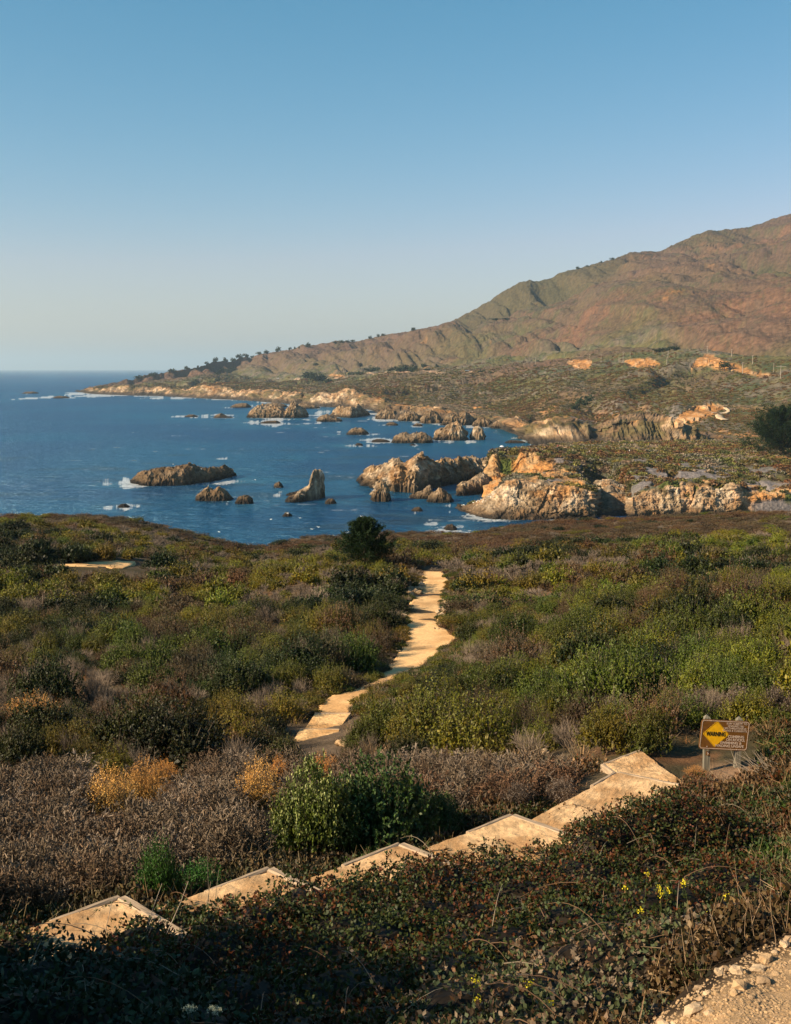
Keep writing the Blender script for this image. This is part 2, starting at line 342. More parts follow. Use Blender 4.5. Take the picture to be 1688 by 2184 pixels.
sea_rock('sea_rock', [(525,890),(535,878),(548,870),(558,866),(575,868),(590,869),(603,873),(608,880),(614,872),(622,862),(630,861),(640,869),(650,875),(660,885)], 892, 50, 'big brown rock with two humps off the far cliffs', cols=MD, foam=1)
sea_rock('sea_rock', [(455,890),(463,885),(472,882),(484,889),(498,890)], 892, 22, 'small dark rock left of the two humped rock', cols=dict(dark=.8), foam=.9)
sea_rock('sea_rock', [(393,889),(402,885),(414,885),(423,889)], 890, 16, 'tiny dark rock farthest left of the far rock group', cols=dict(dark=.9), foam=.9)
sea_rock('sea_rock', [(490,869),(502,863),(515,861),(528,862),(537,869)], 870, 30, 'low dark rock between the two humped rock and the far shore', cols=dict(dark=.8), foam=.7)
sea_rock('sea_rock', [(552,903),(568,899),(590,898),(601,902)], 904, 14, 'thin black reef in foam below the two humped rock', cols=dict(dark=1), foam=1)
sea_rock('sea_rock', [(674,897),(684,888),(698,885),(712,889),(722,893),(732,898)], 900, 24, 'dark rock near the far shore right of the two humped rock', cols=dict(dark=.7), foam=.8)
sea_rock('sea_rock', [(823,905),(832,901),(842,902),(850,906)], 908, 12, 'small dark rock off the middle of the far shore', cols=dict(dark=.9), foam=.7)
sea_rock('sea_rock', [(49,839),(58,836),(70,836),(82,839)], 840, 40, 'tiny low rock farthest out in the sea at the left', cols=dict(dark=.8), foam=.8)
sea_rock('sea_rock', [(114,848),(125,845),(138,846),(148,849)], 850, 40, 'small dark rock in foam off the tip of the far point', cols=dict(dark=.9), foam=1)
sea_rock('sea_rock', [(1104,936),(1112,928),(1125,918),(1140,915),(1155,920),(1165,940)], 938, 20, 'brown rock at the foot of the pale boulders behind the headland', cols=dict(dark=.5), foam=.4)
sea_rock('sea_rock', [(1075,944),(1090,940),(1110,941),(1125,944)], 946, 10, 'flat black reef behind the tip of the headland', cols=dict(dark=1), foam=.5)
sea_rock('rock_point', [(704,886),(712,876),(722,870),(734,869),(746,872),(756,868),(766,866),(774,872),(784,880),(792,884)], [(704,889),(750,892),(792,887)], 40, 'tan jagged rock point jutting out below the tallest far cliff', cols=dict(dark=.3, pale=.15), foam=.9)
for (pr_, by_, dp_, lb_) in [([(800,888),(812,878),(826,874),(842,878),(852,890)], 895, 26, 'dark rock lump at the start of the far reef line'), ([(850,892),(860,884),(874,880),(888,882),(900,894)], 899, 22, 'second dark rock lump of the far reef line'),
    ([(896,897),(906,884),(920,878),(934,884),(946,896)], 904, 26, 'tall dark rock in the middle of the far reef line'), ([(940,902),(952,890),(966,884),(980,888),(992,880),(1004,888),(1010,902)], 908, 28, 'broad black rock of the far reef line below the gully'),
    ([(1008,904),(1018,896),(1032,893),(1046,899),(1052,908)], 911, 18, 'low dark rock of the far reef line in front of the cove'), ([(1046,910),(1056,902),(1068,898),(1084,900),(1096,910)], 915, 20, 'brown rock of the far reef line beside the cove mouth'),
    ([(1128,944),(1136,932),(1150,922),(1164,926),(1178,934),(1186,946)], 948, 20, 'rounded grey boulder at the left of the pale boulders'), ([(630,868),(640,862),(656,861),(672,865),(684,870)], 872, 30, 'dark shelf rock under the left end of the tan cliff'),
    ([(560,866),(574,861),(590,860),(606,864),(616,868)], 869, 30, 'dark shelf rock behind the two humped rock'), ([(880,908),(888,904),(898,905),(904,909)], 910, 8, 'tiny black rock in front of the far reef line, left'), ([(950,912),(958,909),(968,910),(974,913)], 915, 8, 'tiny black rock in front of the far reef line, right')]:
    sea_rock('reef_rock', pr_, by_, dp_, lb_, cols=dict(dark=.62, pale=.05), foam=.75, group='dark reef rocks along the far shore', amp=1.2)
def fs(x0, x1, y0, y1, a):
    c = P((x0 + x1) / 2, (y0 + y1) / 2, CZ); l_ = P(x0, (y0 + y1) / 2, CZ); n_ = P(W2, y1, CZ); f_ = P(W2, y0, CZ)
    foam_spots.append((c[0], c[1], abs(c[0] - l_[0]), abs(f_[1] - n_[1]) / 2, a))
for q in ((200,300,1020,1034,.62),(268,325,1028,1041,1.0),(500,560,998,1012,.8),(470,510,1010,1020,.8),(450,530,975,980,.8),(610,640,974,980,.8),(440,560,1068,1072,.5),(540,570,1056,1062,.8),
          (595,620,1046,1054,.7),(360,520,884,892,.9),(530,700,893,907,1.1),(660,715,875,892,1.2),(700,740,920,928,.9),(735,800,948,954,1),(770,840,936,944,1),(840,900,948,953,.8),
          (925,1020,938,946,1.1),(65,112,845,852,1.1),(150,200,838,843,1.0),(200,290,838,846,1.2),(330,420,845,852,1.2),(300,330,848,851,.8),(540,620,862,870,1.2),(800,850,890,898,1.2),(570,640,884,893,1.1),
          (985,1040,1095,1108,1.1),(1000,1090,1103,1114,1.0),(885,925,1080,1096,.9),(905,935,1110,1122,1.0),(930,960,1128,1134,1.0),(965,1000,1078,1100,.9),(1044,1100,910,925,.7),(1040,1130,930,950,.6),(700,800,1000,1003,.5),(715,760,985,988,.5),(1000,1060,1050,1056,.7)):
    fs(*q)

# ------------------------------------------------------------------ lofted terrain
def loft(cols, curves, subs, ease=None):
    rows = []
    for k in range(len(curves) - 1):
        a, b = curves[k], curves[k + 1]; n = subs[k]
        for j in range(n):
            t = j / n; rows.append((a * (1 - t) + b * t, k + t))
    rows.append((curves[-1], len(curves) - 1))
    return np.stack([r[0] for r in rows]), np.array([r[1] for r in rows])
def cv(cols, pts):                 # pts: (vx, vy, d) -> curve
    p = np.array(pts, float); return D(cols, np.interp(cols, p[:, 0], p[:, 1]), np.interp(cols, p[:, 0], p[:, 2]))
def cw(cols, pts, dz=0):           # waterline
    p = np.array(pts, float); q = P(cols, np.interp(cols, p[:, 0], p[:, 1]), CZ); q[:, 2] += dz; return q
def fill_smooth(q, k):
    ker = np.hanning(k + 2)[1:-1]; ker /= ker.sum()
    for i in range(3): q[:, i] = np.convolve(np.pad(q[:, i], k // 2, mode='edge'), ker, 'valid')[:len(q)]
    return q
# --- headland
hc = np.concatenate([np.arange(978, 1700, 1.5), np.arange(1700, 2300, 8)])
def hd(pts, off, dlist=None): pass
wl1 = [(978,1078),(988,1089),(1005,1097),(1025,1103),(1050,1107),(1090,1109),(1150,1109),(1200,1108),(1264,1107),(1272,1103),(1292,1101),(1335,1101),(1343,1102),(1349,1103),(1400,1103),(1500,1103),(1600,1103),(1700,1100),(2300,1100)]
w1 = cw(hc, wl1); w0 = w1.copy(); w0[:, 2] = -4; w0[:, 1] -= 2
base = w1[:, 1]
c2y = np.interp(hc, [978,988,1010,1038,1063,1085,1113,1155,1197,1239,1264,1272,1300,1338,1348,1370,1400,1440,1480,1520,1560,1600,1640,1700,2300], [1076,1084,1075,1063,1046,1030,1026,1034,1042,1046,1048,1030,1015,1028,1052,1042,1036,1034,1040,1046,1044,1056,1058,1058,1060])
c2y = c2y + (hc > 1345) * (fbm(np.stack([hc, 0 * hc, 0 * hc], -1), 34, 4, 5) - .5) * 34
c2d = base + np.interp(hc, [978,1010,1040,1085,1113,1200,1264,1272,1341,1348,1700,2300], [2,9,14,14,14,7,5,60,60,6,6,6])
c2 = D(hc, c2y, c2d)
# ledge back / foot of the upper slope; left of 1085 the block drops back down to the water
z3 = D(hc, np.interp(hc, [978,1060,1085,1113,1155,1200,1274,1282,1300,1340,1348,1440,1560,1640,2300], [1076,1046,1022,1016,1020,1026,1034,1024,1008,1018,1040,1026,1036,1048,1050]), c2d + np.interp(hc, [978,1085,1200,1290,2300], [8,14,16,4,10]))
drop = ss(1085, 1045, hc); c3 = z3.copy(); c3[:, 2] = z3[:, 2] * (1 - drop) + drop * np.minimum(z3[:, 2] - 3, 1)
c4 = D(hc, np.interp(hc, [978,1037,1045,1100,1141,1200,1260,1300,1345,1400,1500,1600,1700,2300], [1040,1035,1030,1015,1005,1008,1015,1000,1010,1022,1028,1040,1045,1045]), np.interp(hc, [978,1060,1141,1200,1260,1300,1345,1400,1500,1600,1700,2300], [460,462,458,448,440,452,440,432,425,420,415,410]))
c4[:, 2] = np.where(hc < 1037, -4, c4[:, 2] * ss(1037, 1044, hc) + (-4) * (1 - ss(1037, 1044, hc)))
def low(q, a, b): t = ss(a, b, hc); q[:, 2] = q[:, 2] * t - 4 * (1 - t); return q
c5 = low(D(hc, np.interp(hc, [978,1050,1060,1071,1100,1141,1152,1180,1220,1260,1300,1345,1400,1440,1500,1560,1600,1700,2300], [985,970,965,963,964,966,972,978,984,984,986,992,1000,1003,1010,1018,1030,1035,1035]),
        np.interp(hc, [978,1060,1141,1152,1200,1260,1300,1345,1400,1500,1600,1700,2300], [472,474,472,468,462,458,466,456,446,436,428,420,415])), 1034, 1052)
c6 = low(D(hc, np.interp(hc, [978,1071,1141,1200,1300,1400,1500,1600,1700,2300], [962,961,962,965,968,973,978,985,988,990]), np.interp(hc, [978,1071,1141,1200,1300,1400,1500,1600,1700,2300], [484,490,498,500,505,500,490,470,455,450])), 1036, 1050)
c7 = low(D(hc, np.interp(hc, [978,1053,1100,1141,1180,1260,1400,1500,1600,1700,2300], [961,961,959,956,949,945,943,941,937,930,925]), np.interp(hc, [978,1071,1141,1180,1260,1400,1500,1600,1700,2300], [500,510,545,585,620,660,690,720,740,740])), 1038, 1052)
c8 = c7.copy(); c8[:, 1] += 45; c8[:, 0] *= 1.06; c8[:, 2] = np.where(hc < 1500, -5, c7[:, 2] - 12)
G, K = loft(hc, [w0, w1, c2, c3, c4, c5, c6, c7, c8], [4, 48, 14, 30, 44, 30, 30, 14])
KK = K[:, None] + 0 * G[..., 0]; UX = hc[None] + 0 * KK
N = -gnorm(G); N = np.where(N[..., 2:3] < 0, -N, N)
steep = 1 - ss(.35, .75, N[..., 2])
isrock = (1 - .92 * ss(1580, 1620, UX)) * np.clip(ss(.8, 1.0, KK) * (1 - ss(2.0, 2.5, KK + (fbm(G, 12, 3, 2) - .5) * .9)), 0, 1)
leftcliff = ss(3.0, 3.4, KK) * (1 - ss(4.9, 5.05, KK)) * (1 - ss(1138, 1152, UX)) * ss(1030, 1040, UX)
orangez = ss(2.2, 2.6, KK) * (1 - ss(4.3, 5.0, KK)) * ss(1080, 1150, UX) * (1 - ss(1265, 1290, UX)) * ss(.30, .46, fbm(G * [1, .6, .6], 11, 4, 77))
orangez2 = ss(1.6, 1.9, KK) * (1 - ss(3.4, 4.2, KK)) * ss(1480, 1510, UX) * ss(.44, .54, fbm(G, 12, 3, 78))
rk = np.clip(isrock + leftcliff + orangez * .9 + orangez2, 0, 1)
Nd = N.copy(); Nd[..., 2] *= .35
Gc = G * [.8, .35, 1.5]; disp = blocky(Gc, 301, 2.4, 8.5) + blocky(Gc, 341, 1.2, 3.2) + blocky(Gc, 371, .6, 1.4) + (ridge(G * [1, .3, .35], 14, 3, 5) - .6) * 2.6 * ss(1.1, 1.6, KK)
soft = (fbm(G, 18, 4, 61) - .5) * 5 + (ridge(G * [1, .5, .5], 9, 3, 62) - .6) * 2.2 * ss(3, 4, KK) * (1 - ss(5, 6, KK))
amp = rk * ss(.0, 1.0, KK)
edge = 1 - .8 * ss(6.4, 7, KK)
G2 = G + Nd * (disp * amp)[..., None] * .8
G2[..., 2] += (soft * (1 - rk) * .62 + (fbm(G, 3.0, 3, 9) - .5) * .8) * ss(1, 2, KK) * edge
# gullies eroded in the slope
G2[..., 2] -= ss(.72, .9, ridge(np.stack([G[..., 0], G[..., 1] * .35, 0 * KK], -1), 16, 2, 66)) * 4.0 * ss(2.3, 3.2, KK) * (1 - ss(4.8, 5.6, KK))
G2[..., 2] -= 11 * np.exp(-((UX - (1316 - 14 * (KK - 2))) / 32) ** 2) * ss(1.8, 2.5, KK) * (1 - ss(4.6, 5.7, KK))
n2 = fbm(G2, 5, 4, 21); n3 = fbm(G2, 14, 4, 22); n4 = fbm(G2, 2.0, 3, 23)
veg = mixc(np.broadcast_to(OLIVE, G.shape), DKG, ss(.4, .62, n2)); veg = mixc(veg, RUST, ss(.52, .66, n3) * .6); veg = mixc(veg, GREYS, ss(.5, .6, n4) * .5)
scr = ss(.50, .55, fbm(G2 * [1, .8, .8], 13, 3, 24)) * ss(2.2, 2.8, KK) * (1 - ss(5.2, 6.0, KK + (n3 - .5))) * np.clip(ss(1290, 1380, UX) + .9 * ss(1120, 1160, UX) * (1 - ss(1220, 1270, UX)), 0, 1)
scr2 = ss(1575, 1610, UX) * ss(.38, .48, n3) * (1 - ss(4.6, 5.4, KK))
c = mixc(veg, SCREE, np.clip(scr + scr2, 0, 1))
rc = rock_col(G2, G2[..., 2] + .4, warm=.3, s=3, pale=.42) * 1.12
rc = mixc(rc, ORANGE * 1.05, ss(.50, .66, fbm(G2 * [1, 1, .4], 6, 3, 91)) * .55 * ss(1040, 1120, UX))
oc = mixc(np.broadcast_to(ORANGE, G.shape), TAN, ss(.38, .62, n2)) * (.7 + .6 * n4[..., None])
c = mixc(c, oc, np.clip(leftcliff + orangez + orangez2, 0, 1)); c = mixc(c, rc, isrock)
c = mixc(c, veg, ss(.55, .60, fbm(G2 * [1, .6, .8], 9, 3, 144)) * isrock * ss(1350, 1370, UX) * ss(1.3, 1.6, KK) * .85)
green = ss(.57, .63, fbm(G2, 7, 3, 44)) * ss(1.3, 1.8, KK) * (1 - ss(3.2, 4, KK)) * ss(1330, 1360, UX)
c = mixc(c, [.07, .085, .022], green); c = mixc(c, BROWNR * 1.2, (1 - ss(1.2, 1.75, KK + (n3 - .5) * 1.2)) * .6 * isrock); c = mixc(c, BROWNR, ss(.60, .72, n3) * isrock * .4); 
lg = np.exp(-(((UX - 1080) / 14) ** 2)) * ss(4.15, 4.5, KK + (UX - 1080) * .01) * (1 - ss(4.95, 5.05, KK)); c = mixc(c, [.07, .09, .02], np.clip(lg * 1.6, 0, 1))
c = mixc(c, WET, (1 - ss(1.0, 1.22, KK + (n2 - .5) * .35)) * .9)
trail = np.exp(-((KK - 5.75 + (fbm(G, 40, 2, 4) - .5) * .3) / .035) ** 2) * ss(1150, 1170, UX) * (1 - ss(1440, 1470, UX)); c = mixc(c, [.42, .28, .16], trail * .8)
head = link('headland', mesh('headland', G2, gridf(*G.shape[:2]), M_head, vcol=c)); head['kind'] = 'structure'
HG, HK, HU, Hrk, Hscr = G2, KK, UX, np.clip(isrock + leftcliff + orangez + orangez2, 0, 1), np.clip(scr + scr2, 0, 1)

# --- far coast and mountain
fc = np.concatenate([np.arange(160, 1700, 2.0), np.arange(1700, 2500, 8)])
WLN = [(160,835.5),(200,841),(280,844),(350,845.5),(425,849.5),(455,851.5),(500,853),(545,856),(590,860),(629,863),(671,867),(705,869),(740,870),(775,872),(800,877),(812,886),(819,893),(850,896),(880,896),(930,901),(975,905),(1009,908),(1040,911),(1075,916),(1105,928),(1145,949),(1194,951),(1300,956),(2500,956)]
a1 = cw(fc, WLN); a0 = a1.copy(); a0[:, 2] = -5; a0[:, 1] -= 4; bd = a1[:, 1]
CT = np.interp(fc, [160,215,280,325,375,435,500,550,645,700,725,742,765,820,844,929,1000,1044,1100,1144,1180,1219,1269,1319,1380,1440,1480,1560,1700,2500],
                   [835,829,824,822,831,825,831,836,840,841,838,829,840,858,872,880,888,892,905,922,906,900,912,892,898,908,925,940,945,945])
CT = np.minimum(CT, np.interp(fc, *np.array(WLN).T) - 1.2)
CT = CT + (fbm(np.stack([a1[:, 0], 0 * bd, 0 * bd], -1), 45, 4, 31) - .5) * 16 * np.clip(1300 / bd, .5, 1.1); CT = np.minimum(CT, np.interp(fc, *np.array(WLN).T) - 1.5)
a2 = D(fc, CT, bd + np.interp(fc, [160,425,844,1100,1500,2500], [60,70,45,30,22,20]))
RD = np.interp(fc, [160,250,300,350,430,500,600,700,780,844,919,1009,1100,1211,1336,1440,1476,1560,1644,1700,2500], [834,820,815,811,803,803,808,806,798,794,793,795,791,789,786,786,790,800,805,806,815])
RDd = np.interp(fc, [160,300,425,600,844,1009,1139,1300,1400,1550,1700,2500], [3650,3350,2950,2500,1900,1650,1450,1300,1220,1080,980,950])
RDd = np.minimum(RDd, bd + np.interp(fc, [160, 425, 844], [220, 650, 2000])); RDd = np.maximum(RDd, bd + 90); a4 = D(fc, RD, RDd)
t3 = .42; a3y = CT * (1 - t3) + RD * t3; a3 = D(fc, a3y, (bd + 60) * (1 - t3) + RDd * t3)
SK = np.interp(fc, [160,230,270,300,330,380,430,500,560,620,680,750,800,844,880,930,960,985,1040,1080,1110,1132,1180,1230,1300,1330,1350,1410,1450,1510,1560,1600,1640,1688,1800,2000,2500],
                   [834,820,812,806,800,788,775,763,753,745,740,729,719,713,706,695,684,671,641,616,598,587,581,574,554,543,536,532,511,485,484,481,469,456,430,400,370])
SKd = np.interp(fc, [160,300,425,600,844,1000,1132,1300,1500,1700,2500], [3700,3600,3400,3300,3200,3200,3100,3100,3200,3200,3000]); SKd = np.minimum(SKd, bd + np.interp(fc, [160, 425, 844], [330, 1050, 3000]))
FR = np.interp(fc, [160,300,430,560,700,844,890,929,985,1034,1089,1164,1234,1269,1319,1400,1500,1600,1700,2500], [834,810,782,760,748,722,712,701,692,684,674,656,636,612,592,575,570,560,535,470])
FR = np.maximum(FR, SK + 4); FRd = np.minimum(np.interp(fc, [160,425,600,844,1000,1132,1300,1500,1700,2500], [3680,3250,3000,2750,2650,2450,2350,2250,2100,2000]), SKd - 60)
FRd = np.maximum(FRd, RDd + 20)
a6 = D(fc, FR, FRd); a5y = RD * .5 + FR * .5; a5 = D(fc, a5y, RDd * .5 + FRd * .5 + 40)
a7 = D(fc, np.minimum(FR + 3, SK * .45 + FR * .55 + 6), FRd * .45 + SKd * .55)
a8 = D(fc, SK, SKd); a9 = a8.copy(); a9[:, 1] += 500; a9[:, 0] *= 1.15; a9[:, 2] = a8[:, 2] * .5
G, K = loft(fc, [a0, a1, a2, a3, a4, a5, a6, a7, a8, a9], [2, 34, 30, 34, 46, 44, 26, 34, 4])
KK = K[:, None] + 0 * G[..., 0]; UX = fc[None] + 0 * KK
N = -gnorm(G); N = np.where(N[..., 2:3] < 0, -N, N); Nd = N.copy(); Nd[..., 2] *= .3
hgt = G[..., 2]
rk = ss(.9, 1.0, KK) * (1 - ss(2.0, 2.35, KK + (fbm(G, 50, 3, 2) - .5) * 1.1))
sc_ = np.clip(G[..., 1] / 1200, .7, 2.2)
Gc = G * [1, .22, .55]; disp = (blocky(Gc, 501, 9, 26) + blocky(Gc, 541, 5, 10) + (ridge(G * [1, .25, .1], 70, 4, 577) - .62) * 34) * rk * ss(.8, 1.1, KK) * np.clip(hgt / 10 + .3, .3, 1)
G2 = G + Nd * disp[..., None]
mt = ss(4.0, 5.0, KK) * (1 - .75 * ss(7.5, 8, KK))
flow = np.stack([G[..., 0] + G[..., 1] * .25, G[..., 1] * .30, 0 * KK], -1)
rav = ridge(flow, 330, 5, 71)
big = (fbm(G, 420, 4, 72) - .5)
G2[..., 2] += mt * (-(ss(.62, .95, rav)) * 62 + big * 60 + (fbm(flow, 70, 4, 73) - .5) * 30 - ss(.6, .9, ridge(flow, 120, 3, 77)) * 20)
tr = ss(2.0, 2.7, KK) * (1 - ss(3.8, 4.4, KK))
rav2 = ridge(np.stack([G[..., 0], G[..., 1] * .35, 0 * KK], -1), 150, 4, 75)
G2[..., 2] += tr * ((fbm(G, 90, 4, 74) - .5) * 24 - ss(.62, .93, rav2) * 24)
G2[..., 2] += ((fbm(G, 9, 3, 79) - .5) * 2.6) * ss(2, 2.6, KK) * sc_
# road cuts
def cut(x0, x1, y0, y1):
    vx, vy = proj(G); m = ss(x0 - 3, x0 + 3, vx) * (1 - ss(x1 - 3, x1 + 3, vx)); top = y0; return m * ss(y0 - 1, y0 + 2, vy) * (1 - ss(y1 - 1, y1 + 2, vy))
vx, vy = proj(G2)
wob = (fbm(G, 12, 3, 41) - .5) * 10
def band(xs, ytop, ybot):
    t_ = np.interp(vx, xs, ytop); b_ = np.interp(vx, xs, ybot); w_ = vy + wob * .5
    return ss(-1, 1.5, w_ - t_) * ss(-1, 1.5, b_ - w_) * ((vx > xs[0]) & (vx < xs[-1]))
cuts = np.clip(band([1208,1214,1235,1258,1263], [772,769,768,768,770], [772,778,788,788,774]) + band([1333,1345,1370,1395,1408], [768,766,765,767,776], [770,783,786,784,779]) +
               band([1474,1488,1510,1530,1560,1600,1645], [786,765,758,762,774,789,800], [787,784,783,784,790,800,804]) + band([700,712,735], [800,797,800], [802,806,804]) * .8 +
               band([1436,1450,1480,1520,1545], [906,884,866,863,866], [912,912,902,888,874]) + band([1560,1580,1688,1720],[868,866,872,876],[869,874,884,884]) * .35, 0, 1)
vg = (vx > 1000)
gro = ridge(G * [1, .3, 0.05], 5, 3, 88)
G2[..., 1] += cuts * (gro - .5) * 14
n1 = fbm(G2, 260, 5, 81); n2 = fbm(G2, 60, 5, 82, .6); n3 = fbm(G2, 16, 4, 83, .6); n5 = fbm(flow, 120, 5, 84)
mnt = mixc(np.broadcast_to(REDB, G.shape), OLIVE * [1.05,.9,1.0], ss(.47, .66, n5) * .75); mnt = mixc(mnt, DKG * 1.3, ss(.54, .72, n2) * .55)
mnt = mixc(mnt, [.20, .105, .060], ss(.50, .66, n1) * ss(.4, .6, n2) * .7); mnt = mixc(mnt, DKG * 1.2, ss(.66, .92, rav) * .75)
lowv = mixc(np.broadcast_to(OLIVE * .95, G.shape), GREYS * .9, ss(.42, .58, n2) * .8); lowv = mixc(lowv, DKG, ss(.5, .62, n3) * .75); lowv = mixc(lowv, REDB * .9, ss(.54, .64, n1) * .75)
mnt = mnt * [.70, .68, .70]
c = mixc(lowv, mnt, ss(3.9, 6.2, KK + (n1 - .5) * 4.0 + (n2 - .5) * 1.2))
c = mixc(c, ORANGE * .8, ss(.66, .70, n2) * ss(.5, .6, n5) * ss(4, 5, KK) * .6)
c = mixc(c, SCREE * 1.05, ss(.52, .58, fbm(G2, 34, 3, 85)) * (1 - ss(2.5, 3.1, KK)) * ss(1180, 1230, vx) * (1 - ss(1500, 1540, vx)))
c = c * (.74 + .52 * n3[..., None])
spk = ss(.56, .66, fbm(G2, 18, 4, 98, .75)) * ss(3.5, 5, KK); c = mixc(c, DKG * 1.1, spk * .35)
bk = ss(6.6, 7.1, KK) * (1 - ss(1250, 1420, UX)) * ss(930, 1010, UX); c = mixc(c, OLIVE * [.62, .60, .75], bk * .8)   # darker back mountain
low_r = np.clip(ss(.48, .58, fbm(flow, 260, 3, 123)) + .7 * (1 - ss(900, 1100, UX)), 0, 1) * ss(4.2, 5.2, KK) * (1 - bk); c = mixc(c, [.100, .060, .042], low_r * .6)
bare = ss(.60, .66, fbm(G2 * [1, 1, .5], 28, 3, 86)) * (1 - ss(2.4, 3.3, KK)) * ss(1.7, 2, KK); c = mixc(c, ORANGE, bare * .85)
rc = rock_col(G2 * .4, G2[..., 2] * .55, warm=.5, s=13, pale=.3); rc = mixc(rc, ORANGE, ss(1.5, 2.1, KK) * .4)
rc = mixc(rc, BROWNR, ss(.44, .54, fbm(G2, 32, 4, 97)) * .8); rc = mixc(rc, OLIVE * .8, ss(.48, .56, fbm(G2, 24, 4, 197)) * .75 * ss(1.2, 1.6, KK)); rc = mixc(rc, BROWNR * .6, ss(780, 830, UX) * (1 - ss(1090, 1150, UX)) * (1 - ss(1.7, 2.1, KK)) * .7); rc = mixc(rc, WET * 1.5, (1 - ss(2, 7, G2[..., 2] + (n3 - .5) * 10)) * .85)
c = mixc(c, rc, rk); cc = mixc(np.broadcast_to(np.array([.50, .32, .175]), G.shape), ORANGE * .8, ss(.4, .7, gro)) * (.6 + .8 * n3[..., None]); c = mixc(c, cc, cuts)  # groove shading of the road cuts put into the colour
road = np.exp(-((KK - 4.0) / .022) ** 2) * ((vx > 470) & (vx < 1010)); c = mixc(c, [.42, .28, .19], road * .8)
farland = link('hills', mesh('hills', G2, gridf(*G.shape[:2]), M_far, vcol=c)); farland['kind'] = 'structure'
FG, FK, FU = G2, KK, UX
for k in range(0, len(fc), 9):
    if fc[k] < 1140 and k + 9 < len(fc): foam_spots.append((a1[k, 0], a1[k, 1] - 5, 22 * max(1, bd[k] / 1500), 16 * max(1, bd[k] / 1500), .62 + .5 * ((k * 7919) % 13) / 13))
for k in range(0, 140, 10): foam_spots.append((w1[k, 0], w1[k, 1] - 1, 7, 5, .8))
make_sea()
def bvh(Gr, st=1):
    g = Gr[::st, ::st]; nr, nc = g.shape[:2]
    return BVHTree.FromPolygons([tuple(v) for v in g.reshape(-1, 3).tolist()], gridf(nr, nc).tolist())
T_head = bvh(HG, 2); T_far = bvh(FG, 3)

# ------------------------------------------------------------------ near ground (bluff)
ctrl = []
def cpt(vx, vy, h): q = P(vx, vy, h); ctrl.append((q[0], q[1], q[2]))
STEP = [((250, 1920), 5.70), ((570, 1858), 5.95), ((850, 1805), 6.20), ((1090, 1743), 6.45)]
for (vx, vy), h in STEP:
    q = P(vx, vy, h)
    for a, b in ((0.2, .1), (-1.2, 0.1), (-1.2, 1.4), (.2, 1.4)):
        ctrl.append((q[0] + .72 * a + .7 * b, q[1] + .7 * a - .72 * b, q[2] - .36))
for t in ((1316,1655,6.95),(1440,1680,6.95),(1240,1790,6.9),(1370,1612,7.05),(1450,1660,7.05),(1508,1655,7.05),(1570,1632,7.0),(1688,1640,6.9),
          (670,1580,9.75),(640,1590,9.75),(720,1530,10.1),(770,1480,10.4),(860,1420,11),(915,1380,11.3),(905,1300,11.9),(930,1240,12.9),(930,1225,13.2),(775,1207,13.6),
          (1400,1300,10.6),(1688,1300,9.2),(1688,1500,7.1),(1400,1500,8.3),(1000,1500,9.7),(1100,1600,8.5),(1200,1400,10.3),(0,1300,12),(300,1300,12.2),(600,1350,11.5),(0,1500,9.8),(300,1500,9.9),(0,1650,8.4),(300,1650,8.7),(600,1650,8.8),
          (0,1850,7.0),(300,1780,7.3),(500,1720,7.7),(800,1720,7.6),(200,1205,13.3),(1000,1200,13.6),(1300,1200,13.2),(1688,1180,12.8),(1500,1130,15.5)): cpt(*t)
for x, y, h in ((-1.1,1.2,1.65),(0,1.2,1.65),(1.1,1.2,1.6),(-1.9,2,1.75),(-.8,2,1.8),(0,2,1.8),(.8,2,1.75),(1.9,2,1.65),(-2.8,3,2.45),(-1.2,3,2.6),(0,3,2.6),(1.2,3,2.3),(2.8,3,1.95),(-4.8,5,3.3),(-3,5,3.7),(0,5,3.75),(1.1,4.8,2.95),(1.6,5.5,2.95),(1.85,6.0,3.08),(1.7,4.9,2.8),(2.4,6.4,3.1),(.9,5.7,3.75),(1.5,6.6,3.95),(2.0,7.2,4.0),(4.6,5,2.5),(-4.5,8,4.9),(-1,8,5.3),(1.5,8,5.0),(5,8,3.6),(-9.4,10,5.2),(-4,10.5,5.6),(0,10.8,6.0),(2.5,10.5,6.0),(4,9.6,4.9),(8,10,4.0),
               (4.2,14,6.5),(6.5,14.5,5.6),(10,15,5),(-12,18,6.8),(16,25,5.8),(-30,40,9.5),(30,45,8),(-60,90,12),(60,90,10),(-80,130,14),(100,130,14)): ctrl.append((x, y, CZ - h))
EP = [(-600,1100,13.5),(0,1097,15),(150,1099,15.3),(250,1107,15.8),(350,1119,16.8),(420,1140,17.8),(480,1154,18.6),(530,1170,19.2),(580,1167,19.2),(620,1154,19),(700,1144,19),(850,1139,19.4),(1000,1139,19.5),(1100,1123,19.8),(1200,1112,20),(1300,1105,20),(1500,1101,19),(1688,1094,17),(2300,1080,15)]
EPp = np.array([P(*e) for e in EP]); Eu = EPp[:, 0] / EPp[:, 1]; Ed = EPp[:, 1]
for e in EPp: ctrl.append(tuple(e))
ctrl = np.array(ctrl)
def tcoord(x, y): return np.stack([x / y * 3.2, np.log(y)], -1)
CC = tcoord(ctrl[:, 0], ctrl[:, 1])
def Kf(r2): return .5 * r2 * np.log(r2 + 1e-12)
A = Kf(((CC[:, None] - CC[None]) ** 2).sum(-1)) + np.eye(len(CC)) * 2e-3; Pm = np.concatenate([np.ones((len(CC), 1)), CC], 1)
zz_ = ctrl[:, 2] - (CZ)   # work with h relative
Sm = np.block([[A, Pm], [Pm.T, np.zeros((3, 3))]]); wts = np.linalg.solve(Sm, np.concatenate([zz_, np.zeros(3)]))
